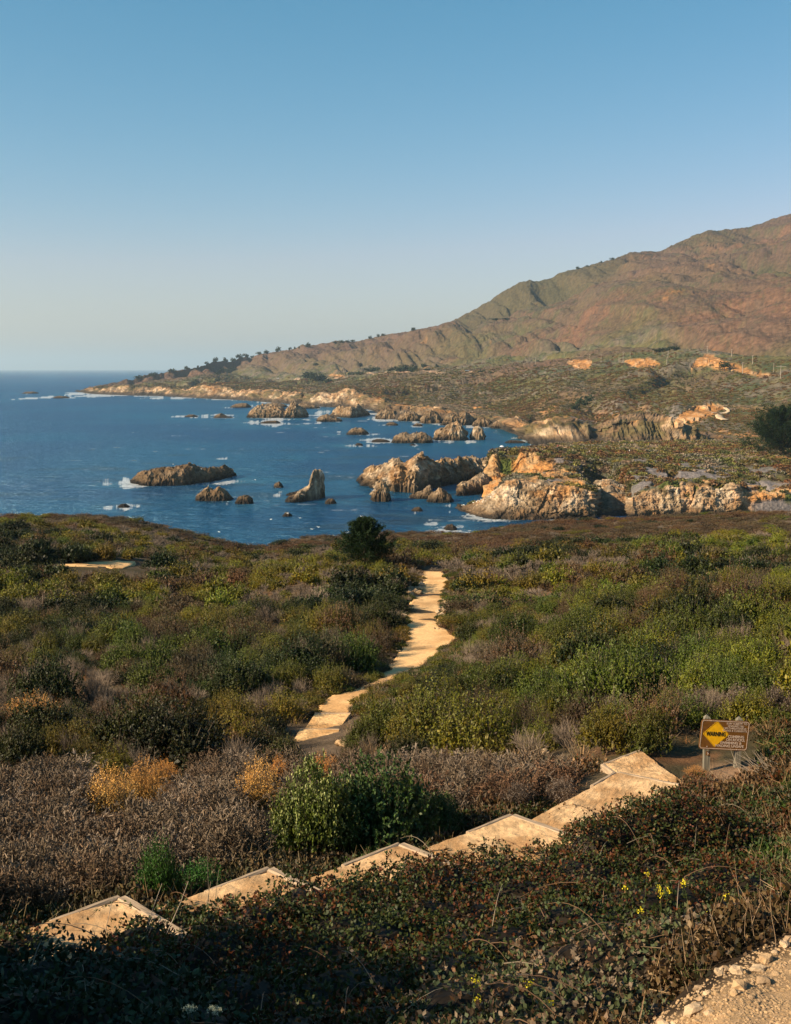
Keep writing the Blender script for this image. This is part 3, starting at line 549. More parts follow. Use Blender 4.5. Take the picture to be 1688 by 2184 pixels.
def ground_z(x, y):
    x = np.asarray(x, float); y = np.asarray(y, float); sh = x.shape; x = x.ravel(); y = y.ravel()
    u = x / y; E = np.interp(u, Eu, Ed); yc = np.minimum(y, E); q = tcoord(u * yc, yc)
    out = np.zeros(len(q))
    for i in range(0, len(q), 20000):
        qq = q[i:i + 20000]; out[i:i + 20000] = Kf(((qq[:, None] - CC[None]) ** 2).sum(-1)) @ wts[:-3] + wts[-3] + qq @ wts[-2:]
    over = np.maximum(0, y - E); z = out + CZ - .25 * over - .05 * over ** 2
    p = np.stack([x, y, 0 * x], -1)
    z = z + (fbm(p, 6, 3, 92) - .5) * np.clip((y - 20) * .02, 0, .7)
    return np.maximum(z, -5).reshape(sh)
uu = np.linspace(-.95, .95, 420); yy = np.concatenate([np.exp(np.linspace(math.log(1.2), math.log(120), 260)), np.linspace(120.6, 215, 110)])
U, Y = np.meshgrid(uu, yy); X = U * Y; Z = ground_z(X, Y); G = np.stack([X, Y, Z], -1)
n1 = fbm(G, 7, 4, 1); n2 = fbm(G, 1.3, 4, 2); n3 = fbm(G, .35, 3, 3)
c = mixc(np.broadcast_to(np.array([.065, .045, .026]), G.shape), [.12, .085, .055], ss(.4, .6, n2)); c = mixc(c, [.05, .042, .018], ss(.45, .6, n1) * .8)
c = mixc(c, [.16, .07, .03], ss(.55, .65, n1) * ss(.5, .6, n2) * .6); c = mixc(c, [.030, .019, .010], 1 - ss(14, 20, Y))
vx, vy = proj(G)
dirtm = ss(0, 50, (vy - np.interp(vx, [1330, 1400, 1500, 1560, 1620, 1688, 1900, 2600], [2230, 2165, 2110, 2060, 2020, 1995, 1960, 1900])) + (n2 - .5) * 90) * (Y < 9)
dirtc = mixc(np.broadcast_to(np.array([.36, .235, .125]), G.shape), [.44, .30, .175], ss(.4, .6, n2))
c = mixc(c, dirtc, dirtm)
pb = np.clip(1 - np.hypot((vx - 1540) / 90, (vy - 1655) / 32), 0, 1); c = mixc(c, [.24, .15, .09], np.clip(pb * 2, 0, 1))
G[..., 2] += dirtm * ((n3 - .5) * .10 + (fbm(G, .8, 3, 4) - .5) * .22)
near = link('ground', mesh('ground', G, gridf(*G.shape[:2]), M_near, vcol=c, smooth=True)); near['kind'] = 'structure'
T_near = bvh(G)
O = Vector((0, 0, CZ))
def hit(vx, vy, T=None):
    r = Vector(ray(vx, vy).tolist()).normalized()
    h = (T or T_near).ray_cast(O, r)
    return h[0]
def drop_to(x, y, T, z0=900):
    h = T.ray_cast(Vector((x, y, z0)), Vector((0, 0, -1))); return h[0]

# ------------------------------------------------------------------ trail
def pip(px, py, poly):
    ins = np.zeros(np.shape(px), bool); n = len(poly)
    for i in range(n):
        x1, y1 = poly[i]; x2, y2 = poly[(i + 1) % n]
        cnd = ((y1 > py) != (y2 > py)) & (px < (x2 - x1) * (py - y1) / ((y2 - y1) if y2 != y1 else 1e-9) + x1)
        ins ^= cnd
    return ins
TR = [(1222,903,944),(1230,900,955),(1240,902,957),(1252,898,954),(1265,893,949),(1280,880,947),(1300,872,941),(1320,868,934),(1340,866,940),(1350,864,966),(1358,864,980),(1368,866,978),(1380,860,956),(1400,848,930),(1420,834,906),(1435,822,882),(1450,806,852),(1468,772,815),(1485,712,780),(1500,690,764),(1515,680,752),(1524,672,748)]
def ribbon(name, rows, T, m, colr, ac=10, lift=.05, sub=6, kind='structure', label=None, jag=.0):
    rows = np.array(rows, float); t = np.linspace(0, len(rows) - 1, (len(rows) - 1) * sub + 1)
    ys = np.interp(t, np.arange(len(rows)), rows[:, 0]); ls = np.interp(t, np.arange(len(rows)), rows[:, 1]); rs = np.interp(t, np.arange(len(rows)), rows[:, 2])
    V = []
    for y, l_, r_ in zip(ys, ls, rs):
        for k in range(ac + 1):
            f = k / ac; j = (mnoise.noise(Vector((y * .16, (k > ac / 2) * 3.1, 1))) * 5) * (1 if k in (0, ac) else .3)
            h = hit(l_ + (r_ - l_) * f + j * jag, y, T); V.append(h if h else V[-1])
    V = np.array([tuple(v) for v in V]).reshape(len(t), ac + 1, 3)
    kz = 9 if len(V) > 30 else 3
    zp = np.pad(V[..., 2], ((kz // 2, kz // 2), (0, 0)), mode='edge'); zs = np.stack([zp[i:i + len(V)] for i in range(kz)]).mean(0); V[..., 2] = np.maximum(zs, V[..., 2] - .12) if kz == 9 else V[..., 2]
    V = np.concatenate([V[:, :1] - [0, 0, .35], V, V[:, -1:] - [0, 0, .35]], 1); V[..., 2] += lift
    n = fbm(V, 1.2, 4, 5); cc = mixc(np.broadcast_to(np.array(colr), V.shape), np.array(colr) * [.74, .68, .62], ss(.42, .66, n))
    ed = np.abs(np.linspace(-1, 1, V.shape[1]))[None] + (fbm(V, .6, 4, 15) - .5) * .9 + 0 * n; cc = mixc(cc, [.20, .125, .065], ss(.80, 1.05, ed) * .8)
    V[..., 2] += (fbm(V, .5, 3, 6) - .5) * .04
    o = link(name, mesh(name, V, gridf(V.shape[0], V.shape[1]), m, vcol=cc, smooth=True)); o['kind'] = kind
    if label: o['label'] = label
    return o, V
GRAVC = [.70, .44, .205]
path_o, PV = ribbon('path', TR, T_near, M_grav, GRAVC, lift=.05, label='pale sandy path winding down through the scrub', jag=1.9)
sand_rows = [(1198,250,262),(1200,200,288),(1204,150,290),(1208,118,288),(1211,225,272),(1214,240,262)]
ribbon('sandy_clearing', [(a, b, c_) for a, b, c_ in sand_rows], T_near, M_grav, GRAVC, lift=.05, kind='structure', jag=.8)
ribbon('far_path', [(872,1543,1551),(876,1549,1557),(880,1552,1558),(884,1535,1552),(888,1526,1542),(894,1528,1545),(898,1540,1556)], T_far, M_grav, [.60,.45,.29], ac=4, lift=.9, sub=3)
path_polys = [[(r[1], r[0]) for r in TR] + [(r[2], r[0]) for r in TR[::-1]]]
path_polys.append([(300,1196),(110,1203),(100,1212),(300,1218)])

def slab(name, V, thick, m, colr, parent, seed=0, n=22, rag=.0):
    V = np.array(V, float)                       # 4 corners: a (far end front), b far back, c near back, d near front
    s = np.linspace(0, 1, n); A_, B_ = np.meshgrid(s, s)
    g = ((1 - A_) * (1 - B_))[..., None] * V[0] + (A_ * (1 - B_))[..., None] * V[1] + (A_ * B_)[..., None] * V[2] + ((1 - A_) * B_)[..., None] * V[3]
    g[..., 2] += (fbm(g, .5, 4, seed) - .5) * .05 + (fbm(g, .06, 2, seed + 3) - .5) * .02
    top = g; rim = lambda q: q - [0, 0, thick]
    g = np.concatenate([rim(g[:1]), g, rim(g[-1:])], 0); g = np.concatenate([rim(g[:, :1]), g, rim(g[:, -1:])], 1)
    nn = fbm(g, .5, 4, seed + 1); cc = mixc(np.broadcast_to(np.array(colr), g.shape), np.array(colr) * [.66, .58, .50], ss(.38, .66, nn)); cc = mixc(cc, np.array(colr) * .6, ss(.60, .66, fbm(g, .12, 3, seed + 7)) * .6)
    return link(name, mesh(name, g, gridf(*g.shape[:2], flip=True), m, vcol=cc, smooth=False), parent), top
def beam(name, a, b, w, h, m, parent, up=0.012):
    a = Vector(a); b = Vector(b); L = (b - a).length; d = (b - a).normalized()
    nseg = 6; V = []; rn = random.Random(int(a.x * 100))
    q = d.to_track_quat('Z', 'Y'); side = Vector((-d.y, d.x, 0)).normalized()
    prof = [(-w/2, -h), (w/2, -h), (w/2, -.02), (w/2 - .02, 0), (-w/2 + .02, 0), (-w/2, -.02)]
    for k in range(nseg + 1):
        for (s_, z_) in prof: V.append([s_ + rn.uniform(-.004, .004), z_ + rn.uniform(-.004, .004), L * k / nseg])
    n = 6; Fq = [[k * n + i, k * n + (i + 1) % n, (k + 1) * n + (i + 1) % n, (k + 1) * n + i] for k in range(nseg) for i in range(n)]
    e0 = [list(range(n))[::-1]]; e1 = [[nseg * n + i for i in range(n)]]
    me = mesh(name, np.array(V), [np.array(Fq), np.array(e0), np.array(e1)], m)
    o = link(name, me, parent)
    Mx = Matrix((( side.x, 0, d.x, a.x), (side.y, 0, d.y, a.y), (0, 1, d.z, a.z + up), (0, 0, 0, 1)))
    o.matrix_local = (Matrix.Translation(-parent.location) @ Mx) if parent else Mx
    return o
step_tops = []
SL = ['lowest left step with a timber edge, nearest the camera', 'second gravel step from the left, below the tall green weed', 'third gravel step from the left, beside the large round bush', 'fourth gravel step from the left, just before the long ramp']
t_ = np.array([.72, .70, 0]); n_ = np.array([.70, -.72, 0])
for i, ((vx, vy), h) in enumerate(STEP):
    q = P(vx, vy, h); L = (1.5, 1.7, 1.85, 1.75)[i]; Wd = 1.55
    e = empty('gravel_step', tuple(q), ('wide gravel step framed by timber, ' + SL[i]) if 0 else SL[i], 'step', 'timber edged steps running down to the sign')
    V = np.array([q, q - t_ * L + [0, 0, .04], q - t_ * L + n_ * Wd + [0, 0, .04], q + n_ * Wd]) - q
    o, tp = slab('gravel_fill', V, .5, M_grav, [.66, .43, .225], e, i); step_tops.append((tp + q))
    beam('riser_board', q + t_ * .06, q + t_ * .06 + n_ * Wd, .12, .34, M_timber, e, .02)
    beam('side_board', q - n_ * .05 + t_ * .05, q - n_ * .04 - t_ * (L * .5), .08, .3, M_timber, e, .014)
# long ramp and landing
def polyslab(name, pts, h, label, T=.45, colr=(.66, .43, .225)):
    q = np.array([P(x, y, hh) for (x, y), hh in zip(pts, h if hasattr(h, '__len__') else [h] * len(pts))]); c0 = q.mean(0)
    e = empty('gravel_landing', tuple(c0), label, 'step', 'timber edged steps running down to the sign')
    o, tp = slab('gravel_fill', q - c0, T, M_grav, colr, e, 9, 30); step_tops.append(tp + c0)
    return e, q
e1, q1 = polyslab('ramp', [(1318,1650),(1128,1752),(1205,1815),(1450,1676)], [6.75, 6.68, 6.68, 6.75], 'long sloping gravel ramp between the fourth step and the landing')
beam('side_board', q1[0] + [-.04, .03, 0], q1[0] * .72 + q1[1] * .28 + [-.04, .03, 0], .08, .3, M_timber, e1)
beam('riser_board', q1[0] + [0, .05, 0], q1[3] + [0, .05, 0], .09, .3, M_timber, e1, .01)
e2, q2 = polyslab('landing', [(1368,1602),(1290,1630),(1325,1652),(1458,1668)], [6.95, 6.93, 6.9, 6.92], 'gravel landing left of the warning sign where the steps turn')
beam('side_board', q2[1] + [-.03, -.02, 0], q2[2] + [-.05, -.02, 0], .09, .3, M_timber, e2)
beam('back_board', q2[0] + [0, .03, 0], q2[1] + [0, .03, 0], .08, .3, M_timber, e2)
# two far steps at the foot of the winding path
for i, (pts, h, lb) in enumerate([([(672,1522),(650,1557),(722,1557),(748,1522)], 9.95, 'upper of two timber edged steps at the bottom of the winding path'),
                                  ([(640,1556),(612,1604),(712,1604),(724,1556)], 9.83, 'lower of two timber edged steps at the bottom of the winding path')]):
    q = np.array([P(x, y, h) for x, y in pts]); c0 = q.mean(0); e = empty('gravel_step', tuple(c0), lb, 'step', 'two steps at the foot of the winding path')
    slab('gravel_fill', (q - c0)[[0, 3, 2, 1]], .5, M_grav, GRAVC, e, 30 + i)
    beam('riser_board', q[0], q[3], .08, .25, M_timber, e, .012)
path_polys += [[(612,1606),(640,1555),(672,1521),(750,1521),(715,1606)]]
stair_poly = [(-40,1985),(40,1985),(250,1918),(420,1905),(572,1856),(850,1803),(930,1795),(1090,1741),(1128,1752),(1290,1622),(1370,1600),(1462,1670),(1440,1690),(1205,1820),(880,1900),(640,1990),(330,2050),(60,2120)]
path_polys.append(stair_poly)

# ------------------------------------------------------------------ plant builders
def rd(n, r): v = r.normal(size=(n, 3)); return unit(v)
class PB:
    def __init__(s): s.V = []; s.F = []; s.C = []; s.n = 0
    def leaves(s, p, a, l, w, col, r, jit=.35, nrm=None, nj=.75):
        n = len(p); b = unit(np.cross(a, rd(n, r) if nrm is None else unit(nrm + rd(n, r) * nj))); l = np.broadcast_to(l, (n,))[:, None]; w = np.broadcast_to(w, (n,))[:, None]
        v = np.stack([p, p + a * l * .45 + b * w * .5, p + a * l, p + a * l * .45 - b * w * .5], 1)
        s.V.append(v.reshape(-1, 3)); s.F.append(s.n + np.arange(n * 4).reshape(n, 4)); s.n += n * 4
        c = np.broadcast_to(np.asarray(col), (n, 3)) * (1 + (r.random((n, 1)) * 2 - 1) * jit); s.C.append(c)
    def sticks(s, p, q, w, col, r, jit=.2, taper=.3):
        n = len(p); a = unit(q - p); b = unit(np.cross(a, rd(n, r))) * np.broadcast_to(w, (n,))[:, None] * .5
        v = np.stack([p - b, p + b, q + b * taper, q - b * taper], 1)
        s.V.append(v.reshape(-1, 3)); s.F.append(s.n + np.arange(n * 4).reshape(n, 4)); s.n += n * 4
        s.C.append(np.broadcast_to(np.asarray(col), (n, 3)) * (1 + (r.random((n, 1)) * 2 - 1) * jit))
    def tube(s, pts, rad, col, k=5):
        pts = np.asarray(pts, float); m = len(pts); d = unit(np.gradient(pts, axis=0)); u = unit(np.cross(d, [.3, .5, .81])); v = np.cross(d, u)
        an = np.arange(k) / k * 2 * np.pi; rad = np.broadcast_to(rad, (m,))
        V = pts[:, None] + rad[:, None, None] * (np.cos(an)[None, :, None] * u[:, None] + np.sin(an)[None, :, None] * v[:, None])
        i = np.arange(m - 1)[:, None] * k; j = np.arange(k)[None]; j2 = (j + 1) % k
        Fq = np.stack([i + j, i + j2, i + k + j2, i + k + j], -1).reshape(-1, 4) + s.n
        s.V.append(V.reshape(-1, 3)); s.F.append(Fq); s.n += m * k; s.C.append(np.broadcast_to(np.asarray(col), (len(Fq), 3)))
    def mesh(s, name, m): return mesh(name, np.concatenate(s.V), np.concatenate(s.F), m, col=np.concatenate(s.C))
def lobes_(r, k, flat=.75):
    L = [((0, 0, .35), .55)]
    for i in range(k):
        a = i / k * 6.283 + r.uniform(-.4, .4); q = r.uniform(.35, .62); L.append(((math.cos(a) * q, math.sin(a) * q, r.uniform(.12, .5) * flat), r.uniform(.3, .48)))
    return L
def shoot_pts(r, L, ns, lk, up, ln, jitr=.45):
    c = np.array([l[0] for l in L]); rr = np.array([l[1] for l in L]); i = r.choice(len(L), ns, p=rr ** 2 / (rr ** 2).sum())
    d = rd(ns, r); d[:, 2] = np.abs(d[:, 2]) * np.where(r.random(ns) < .85, 1, -.4); base_ = c[i] + d * rr[i][:, None] * r.uniform(.72, 1.0, (ns, 1)); base_[:, 2] = np.maximum(base_[:, 2], .02)
    ax = unit(d + np.array([0, 0, up]) + rd(ns, r) * jitr)
    le = ln * r.uniform(.6, 1.3, (ns, 1)); t = (np.arange(lk)[None, :, None] + r.random((ns, lk, 1))) / lk
    p = base_[:, None] + ax[:, None] * le[:, None] * t
    return p.reshape(-1, 3), np.repeat(ax, lk, 0), base_, ax, le, i
def green_shrub(name, seed, ns, lk, leaf, col, col2, up=.7, ln=.2, tipc=None, stem=(.09, .07, .05), asp=.5):
    r = np.random.default_rng(seed); b = PB(); L = lobes_(r, 7)
    p, ax, ba, ax0, le, i = shoot_pts(r, L, ns, lk, up, ln)
    f = r.random(len(L))[np.repeat(i, lk)][:, None]; cc = np.asarray(col) * (1 - f) + np.asarray(col2) * f
    b.leaves(p, unit(ax * .25 + rd(len(p), r) * .8), leaf * r.uniform(.7, 1.3, len(p)), leaf * asp, cc, r, .3, ax)
    b.sticks(ba, ba + ax0 * le, .008, stem, r)
    if tipc is not None:
        k = r.choice(ns, int(ns * .5)); tp = ba[k] + ax0[k] * le[k]; tp = np.repeat(tp, 4, 0) + r.normal(size=(len(k) * 4, 3)) * leaf * .5
        b.leaves(tp, rd(len(tp), r), leaf * .8, leaf * .6, tipc, r)
    # inner leaves closing the view through the crown, inner shade put into darker colour
    q = rd(ns * 2, r); q[:, 2] = abs(q[:, 2]); c0 = np.array([L[k][0] for k in r.integers(0, len(L), ns * 2)]); q = c0 + q * .27
    b.leaves(q, rd(len(q), r), leaf * 1.9, leaf * 1.3, np.asarray(col) * .8, r)
    return b.mesh(name, M_leaf)
def branches_mesh(name, seed, col=(.10, .08, .06), n=9, h=.75):
    r = np.random.default_rng(seed); b = PB()
    for k in range(n):
        a = r.uniform(0, 6.283); e = r.uniform(.25, .75); pts = [np.array([0, 0, -.05])]
        d = np.array([math.cos(a) * e, math.sin(a) * e, 1.0]); d /= np.linalg.norm(d)
        for j in range(4): d = unit(d + r.normal(size=3) * .25); d[2] = abs(d[2]); pts.append(pts[-1] + d * h / 4)
        b.tube(pts, np.linspace(.022, .006, 5), col)
    return b.mesh(name, M_twig)
def twig_shrub(name, seed, n, col, w=.009, ln=.3, tuft=None):
    r = np.random.default_rng(seed); b = PB()
    m = max(6, n // 14); a = r.random(m) * 6.283; e = r.uniform(.1, 1.0, m); d = unit(np.stack([np.cos(a) * e, np.sin(a) * e, np.full(m, .8)], -1))
    p0 = d * 0; p1 = d * r.uniform(.3, .55, (m, 1)); b.sticks(p0, p1, w * 2.2, col, r, taper=.7)
    pts = np.repeat(p1, 3, 0); dd = unit(np.repeat(d, 3, 0) + rd(m * 3, r) * .55); q = pts + dd * ln * r.uniform(.6, 1.2, (m * 3, 1)); b.sticks(pts, q, w * 1.4, col, r, taper=.6)
    k = n; i = r.integers(0, len(q), k); t = r.random((k, 1)); s0 = pts[i] * (1 - t) + q[i] * t; d2 = unit(dd[i] + rd(k, r) * .8); s0[:, 2] = np.maximum(s0[:, 2], .01)
    b.sticks(s0, s0 + d2 * ln * r.uniform(.3, .9, (k, 1)), w * .8, col, r, .35, .5)
    if tuft is not None:
        j = r.integers(0, k, n); tp = s0[j] + d2[j] * ln * r.uniform(.2, .8, (n, 1)); b.leaves(tp, rd(n, r), .05, .03, tuft, r, .4)
    return b.mesh(name, M_twig)
def sage_plant(name, seed, n, h=.45, c1=(.20, .155, .115), c2=(.10, .065, .04)):
    r = np.random.default_rng(seed); b = PB(); a = r.random(n) * 6.283; e = r.uniform(0, 1.0, n)
    p = np.stack([np.cos(a) * e * .12, np.sin(a) * e * .12, np.zeros(n)], -1); d = unit(np.stack([np.cos(a) * e, np.sin(a) * e, np.ones(n)], -1) + rd(n, r) * .3)
    H = h * r.uniform(.35, 1.15, (n, 1)); m = p + d * H * .6; d2 = unit(d + rd(n, r) * .45); q = m + d2 * H * .45; b.sticks(p, m, .006, c2, r, .3, .8); b.sticks(m, q, .005, c2, r, .3)
    k = 6; t = r.uniform(.1, 1.0, (n, k, 1)); s0 = (m[:, None] + (q - m)[:, None] * t).reshape(-1, 3); dd = unit(np.repeat(d2, k, 0) + rd(n * k, r) * 1.0)
    L = r.uniform(.02, .085, (n * k, 1)); b.sticks(s0, s0 + dd * L, .013, c1, r, .5, .6); b.leaves(s0 + rd(n * k, r) * .012, rd(n * k, r), .03, .016, c1, r, .5)
    i = r.integers(0, n, n * 4); s1 = p[i] + d[i] * H[i] * r.uniform(.1, .8, (n * 4, 1)); b.leaves(s1 + rd(n * 4, r) * .02, rd(n * 4, r), .04, .016, (.10, .075, .04), r, .4)
    return b.mesh(name, M_twig)
def golden_plant(name, seed, n, c=(.52, .29, .085)):
    r = np.random.default_rng(seed); b = PB(); L = lobes_(r, 5); p, ax, ba, a0, le, i = shoot_pts(r, L, n, 7, .9, .22, .3)
    b.leaves(p + r.normal(size=p.shape) * .012, rd(len(p), r), .028, .024, c, r, .35); b.sticks(ba * .3, ba + a0 * le, .006, (.16, .10, .05), r)
    q = np.array([L[k][0] for k in r.integers(0, len(L), n * 4)]) + rd(n * 4, r) * .27; q[:, 2] = abs(q[:, 2]); b.leaves(q, rd(len(q), r), .05, .02, (.17, .12, .045), r)
    return b.mesh(name, M_leaf)
GRN, GRN2 = (.044, .062, .006), (.088, .100, .008); DG, DG2 = (.014, .022, .004), (.030, .040, .005); OL, OL2 = (.125, .098, .010), (.085, .070, .010); YG, YG2 = (.145, .128, .009), (.095, .110, .008)
SH = {}
def kindset(k, near_f, far_f, name, nn=3, nf=3): SH[k] = dict(near=[near_f(i) for i in range(nn)], far=[far_f(i) for i in range(nf)], name=name)
kindset('green', lambda i: green_shrub('foliage', 10 + i, 520, 11, .052, GRN, GRN2, .8, .2), lambda i: green_shrub('foliage', 20 + i, 170, 6, .10, GRN, GRN2, .6, .2), 'green_shrub')
kindset('dark', lambda i: green_shrub('foliage', 30 + i, 520, 11, .05, DG, DG2, .5, .17), lambda i: green_shrub('foliage', 40 + i, 170, 6, .10, DG, DG2, .5, .18), 'dark_green_shrub')
kindset('olive', lambda i: green_shrub('foliage', 50 + i, 520, 9, .045, OL, GRN2, 1.1, .22), lambda i: green_shrub('foliage', 60 + i, 170, 6, .095, OL, OL2, .8, .2), 'olive_shrub')
kindset('yellow', lambda i: green_shrub('foliage', 70 + i, 500, 10, .05, YG, GRN2, 1.0, .2), lambda i: green_shrub('foliage', 75 + i, 170, 6, .095, YG, YG2, .8, .2), 'yellow_green_shrub')
kindset('brown', lambda i: green_shrub('foliage', 90 + i, 330, 8, .04, (.075, .042, .020), (.095, .070, .030), .9, .22), lambda i: green_shrub('foliage', 95 + i, 100, 6, .09, (.085, .048, .022), (.105, .075, .032), .8, .22), 'brown_shrub')
kindset('grey', lambda i: twig_shrub('dead_branches', 110 + i, 620, (.20, .155, .115), .007, .3), lambda i: twig_shrub('dead_branches', 120 + i, 170, (.185, .145, .11), .020, .32, (.17, .13, .095)), 'grey_dead_shrub')
BR = [branches_mesh('branches', 200 + i) for i in range(3)]
LAB = {'green': ('rounded mid green shrub', 'mid green shrubs'), 'dark': ('dense dark green shrub', 'dark green shrubs'), 'olive': ('olive shrub with upright shoots', 'olive shrubs'), 'yellow': ('yellow green shrub', 'yellow green shrubs'), 'brown': ('drying reddish brown shrub', 'reddish brown shrubs'), 'grey': ('bare grey shrub of dead twigs', 'grey dead shrubs')}
CATN = {'grey': 'dead shrub'}
def put_shrub(k, loc, r_, hz, label=None, group=None, near_=True, vi=None, parts=True, rz=None):
    s = SH[k]; me = random.choice(s['near' if near_ else 'far']) if vi is None else s['near' if near_ else 'far'][vi]
    rz = random.uniform(0, 6.28) if rz is None else rz
    if parts:
        e = bpy.data.objects.new(s['name'], None); COL.objects.link(e); e.location = loc; e.rotation_euler = (0, 0, rz); e.scale = (r_, r_, hz); e.empty_display_size = .2
        f = link('foliage' if k != 'grey' else 'dead_twigs', me, e); g = link('branches', random.choice(BR), e)
    else: e = link(s['name'], me, None, loc); e.rotation_euler = (0, 0, rz); e.scale = (r_, r_, hz)
    tag(e, label, CATN.get(k, 'shrub'), group); return e
def gn_scatter(name, pts, rot, scl, idx, meshes_objs, label=None):
    me = bpy.data.meshes.new(name); me.vertices.add(len(pts)); me.vertices.foreach_set('co', np.asarray(pts, np.float32).ravel())
    for nm, dt, arr, key in (('rz', 'FLOAT', rot, 'value'), ('sc', 'FLOAT_VECTOR', scl, 'vector'), ('vi', 'INT', idx, 'value')):
        a = me.attributes.new(nm, dt, 'POINT'); a.data.foreach_set(key, np.ascontiguousarray(arr, np.int32 if dt == 'INT' else np.float32).ravel())
    o = link(name, me); tag(o, label, None, None, 'stuff')
    ng = bpy.data.node_groups.new(name, 'GeometryNodeTree'); ng.interface.new_socket('Geometry', in_out='INPUT', socket_type='NodeSocketGeometry'); ng.interface.new_socket('Geometry', in_out='OUTPUT', socket_type='NodeSocketGeometry')
    n, l = ng.nodes, ng.links; gi = n.new('NodeGroupInput'); go = n.new('NodeGroupOutput'); ip = n.new('GeometryNodeInstanceOnPoints'); jn = n.new('GeometryNodeJoinGeometry')
    for so in meshes_objs[::-1]:
        oi = n.new('GeometryNodeObjectInfo'); oi.inputs[0].default_value = so; oi.inputs['As Instance'].default_value = True; l.new(oi.outputs['Geometry'], jn.inputs[0])
    def na(nm, dt): x = n.new('GeometryNodeInputNamedAttribute'); x.data_type = dt; x.inputs[0].default_value = nm; return x.outputs[0]
    cx = n.new('ShaderNodeCombineXYZ'); l.new(na('rz', 'FLOAT'), cx.inputs[2])
    er = n.new('FunctionNodeEulerToRotation'); l.new(cx.outputs[0], er.inputs[0]); l.new(er.outputs[0], ip.inputs['Rotation'])
    l.new(na('sc', 'FLOAT_VECTOR'), ip.inputs['Scale']); l.new(na('vi', 'INT'), ip.inputs['Instance Index']); ip.inputs['Pick Instance'].default_value = True
    l.new(gi.outputs[0], ip.inputs['Points']); l.new(jn.outputs[0], ip.inputs['Instance']); l.new(ip.outputs[0], go.inputs[0])
    md = o.modifiers.new('scatter', 'NODES'); md.node_group = ng
    return o

# ------------------------------------------------------------------ named plants
def gz(x, y): return float(ground_z(np.array([x]), np.array([y]))[0])
def at(vx, vy):
    h = hit(vx, vy); return h
def named(k, vx, vy, w, h, label, squash=1.0, near_=True, **kw):
    p = at(vx, vy); d = p.y; r_ = w / 2 / F * d / 1.05; hz = h / F * d / 1.0
    q = Vector((p.x, p.y + r_ * .5, 0)); q.z = gz(q.x, q.y) - .05
    return put_shrub(k, q, r_, hz, label, None, near_, **kw)
flower_bush = green_shrub('foliage', 401, 1300, 11, .044, (.105, .125, .016), (.07, .095, .012), .7, .15, tipc=(.36, .35, .13), asp=.6)
dense_bush = green_shrub('foliage', 402, 1100, 11, .048, (.035, .065, .014), (.05, .085, .016), .6, .16, asp=.6)
weed_bush = green_shrub('foliage', 403, 420, 12, .06, (.03, .10, .010), (.05, .13, .012), 1.6, .3, asp=.5)
def custom(me, name, label, vx, vy, w, h, cat='shrub', group=None, extra=True, back=.5, br=True):
    p = at(vx, vy); r_ = w / 2 / F * p.y / 1.05; hz = h / F * p.y
    q = Vector((p.x, p.y + r_ * back, 0)); q.z = gz(q.x, q.y) - .04
    e = empty(name, q, label, cat, group, random.uniform(0, 6)); e.scale = (r_, r_, hz); link('foliage', me, e)
    if br: link('branches', random.choice(BR), e)
    return e
custom(flower_bush, 'coyote_bush', 'lit left half of the large bush, coloured pale green with cream flower tips, beside the third step', 668, 1842, 235, 245)  # left half of one bush, its sunlit side put into paler foliage
custom(dense_bush, 'round_bush', 'shaded right half of the large bush, coloured dark green, behind the third and fourth steps', 810, 1818, 345, 225)  # right half of the same bush, its shaded side put into darker foliage
custom(dense_bush, 'round_bush', 'low dark bush tucked between the large bush and the fourth step', 930, 1790, 170, 105)
custom(weed_bush, 'green_weed', 'tall bright green weed above the second step', 338, 1942, 110, 165, 'plant')
custom(weed_bush, 'green_weed', 'low bright green weed just right of the tall one', 415, 1925, 150, 85, 'plant')
gp = [golden_plant('foliage', 500 + i, 620) for i in range(2)]
GL = [((225,1735,150,110), 'largest golden seeding plant left in the brown sage'), ((305,1705,110,95), 'golden plant just right of the largest golden one'), ((550,1728,125,125), 'golden plant in the middle of the brown sage'), ((595,1680,70,75), 'small golden plant behind the middle golden one'),
      ((690,1665,100,65), 'low golden plant left above the flowering bush'), ((385,1640,100,55), 'golden plant near the bright upright green plant'), ((345,1668,90,50), 'small golden plant between two larger golden ones at left'), ((60,1545,140,70), 'golden brown plant at the left edge of the scrub'), ((130,1520,90,60), 'golden brown plant second from the left edge'), ((1215,1535,70,50), 'rusty golden plant between the green shrubs at right'), ((1425,1530,90,55), 'golden tuft at the left of the grey brown thicket'), ((1000,1470,70,50), 'golden brown plant above the round green shrubs'), ((1490,1655,60,25), 'low rusty plant at the foot of the sign')]
for i, (a, lb) in enumerate(GL): custom(gp[i % 2], 'golden_plant', lb, *a, cat='plant')
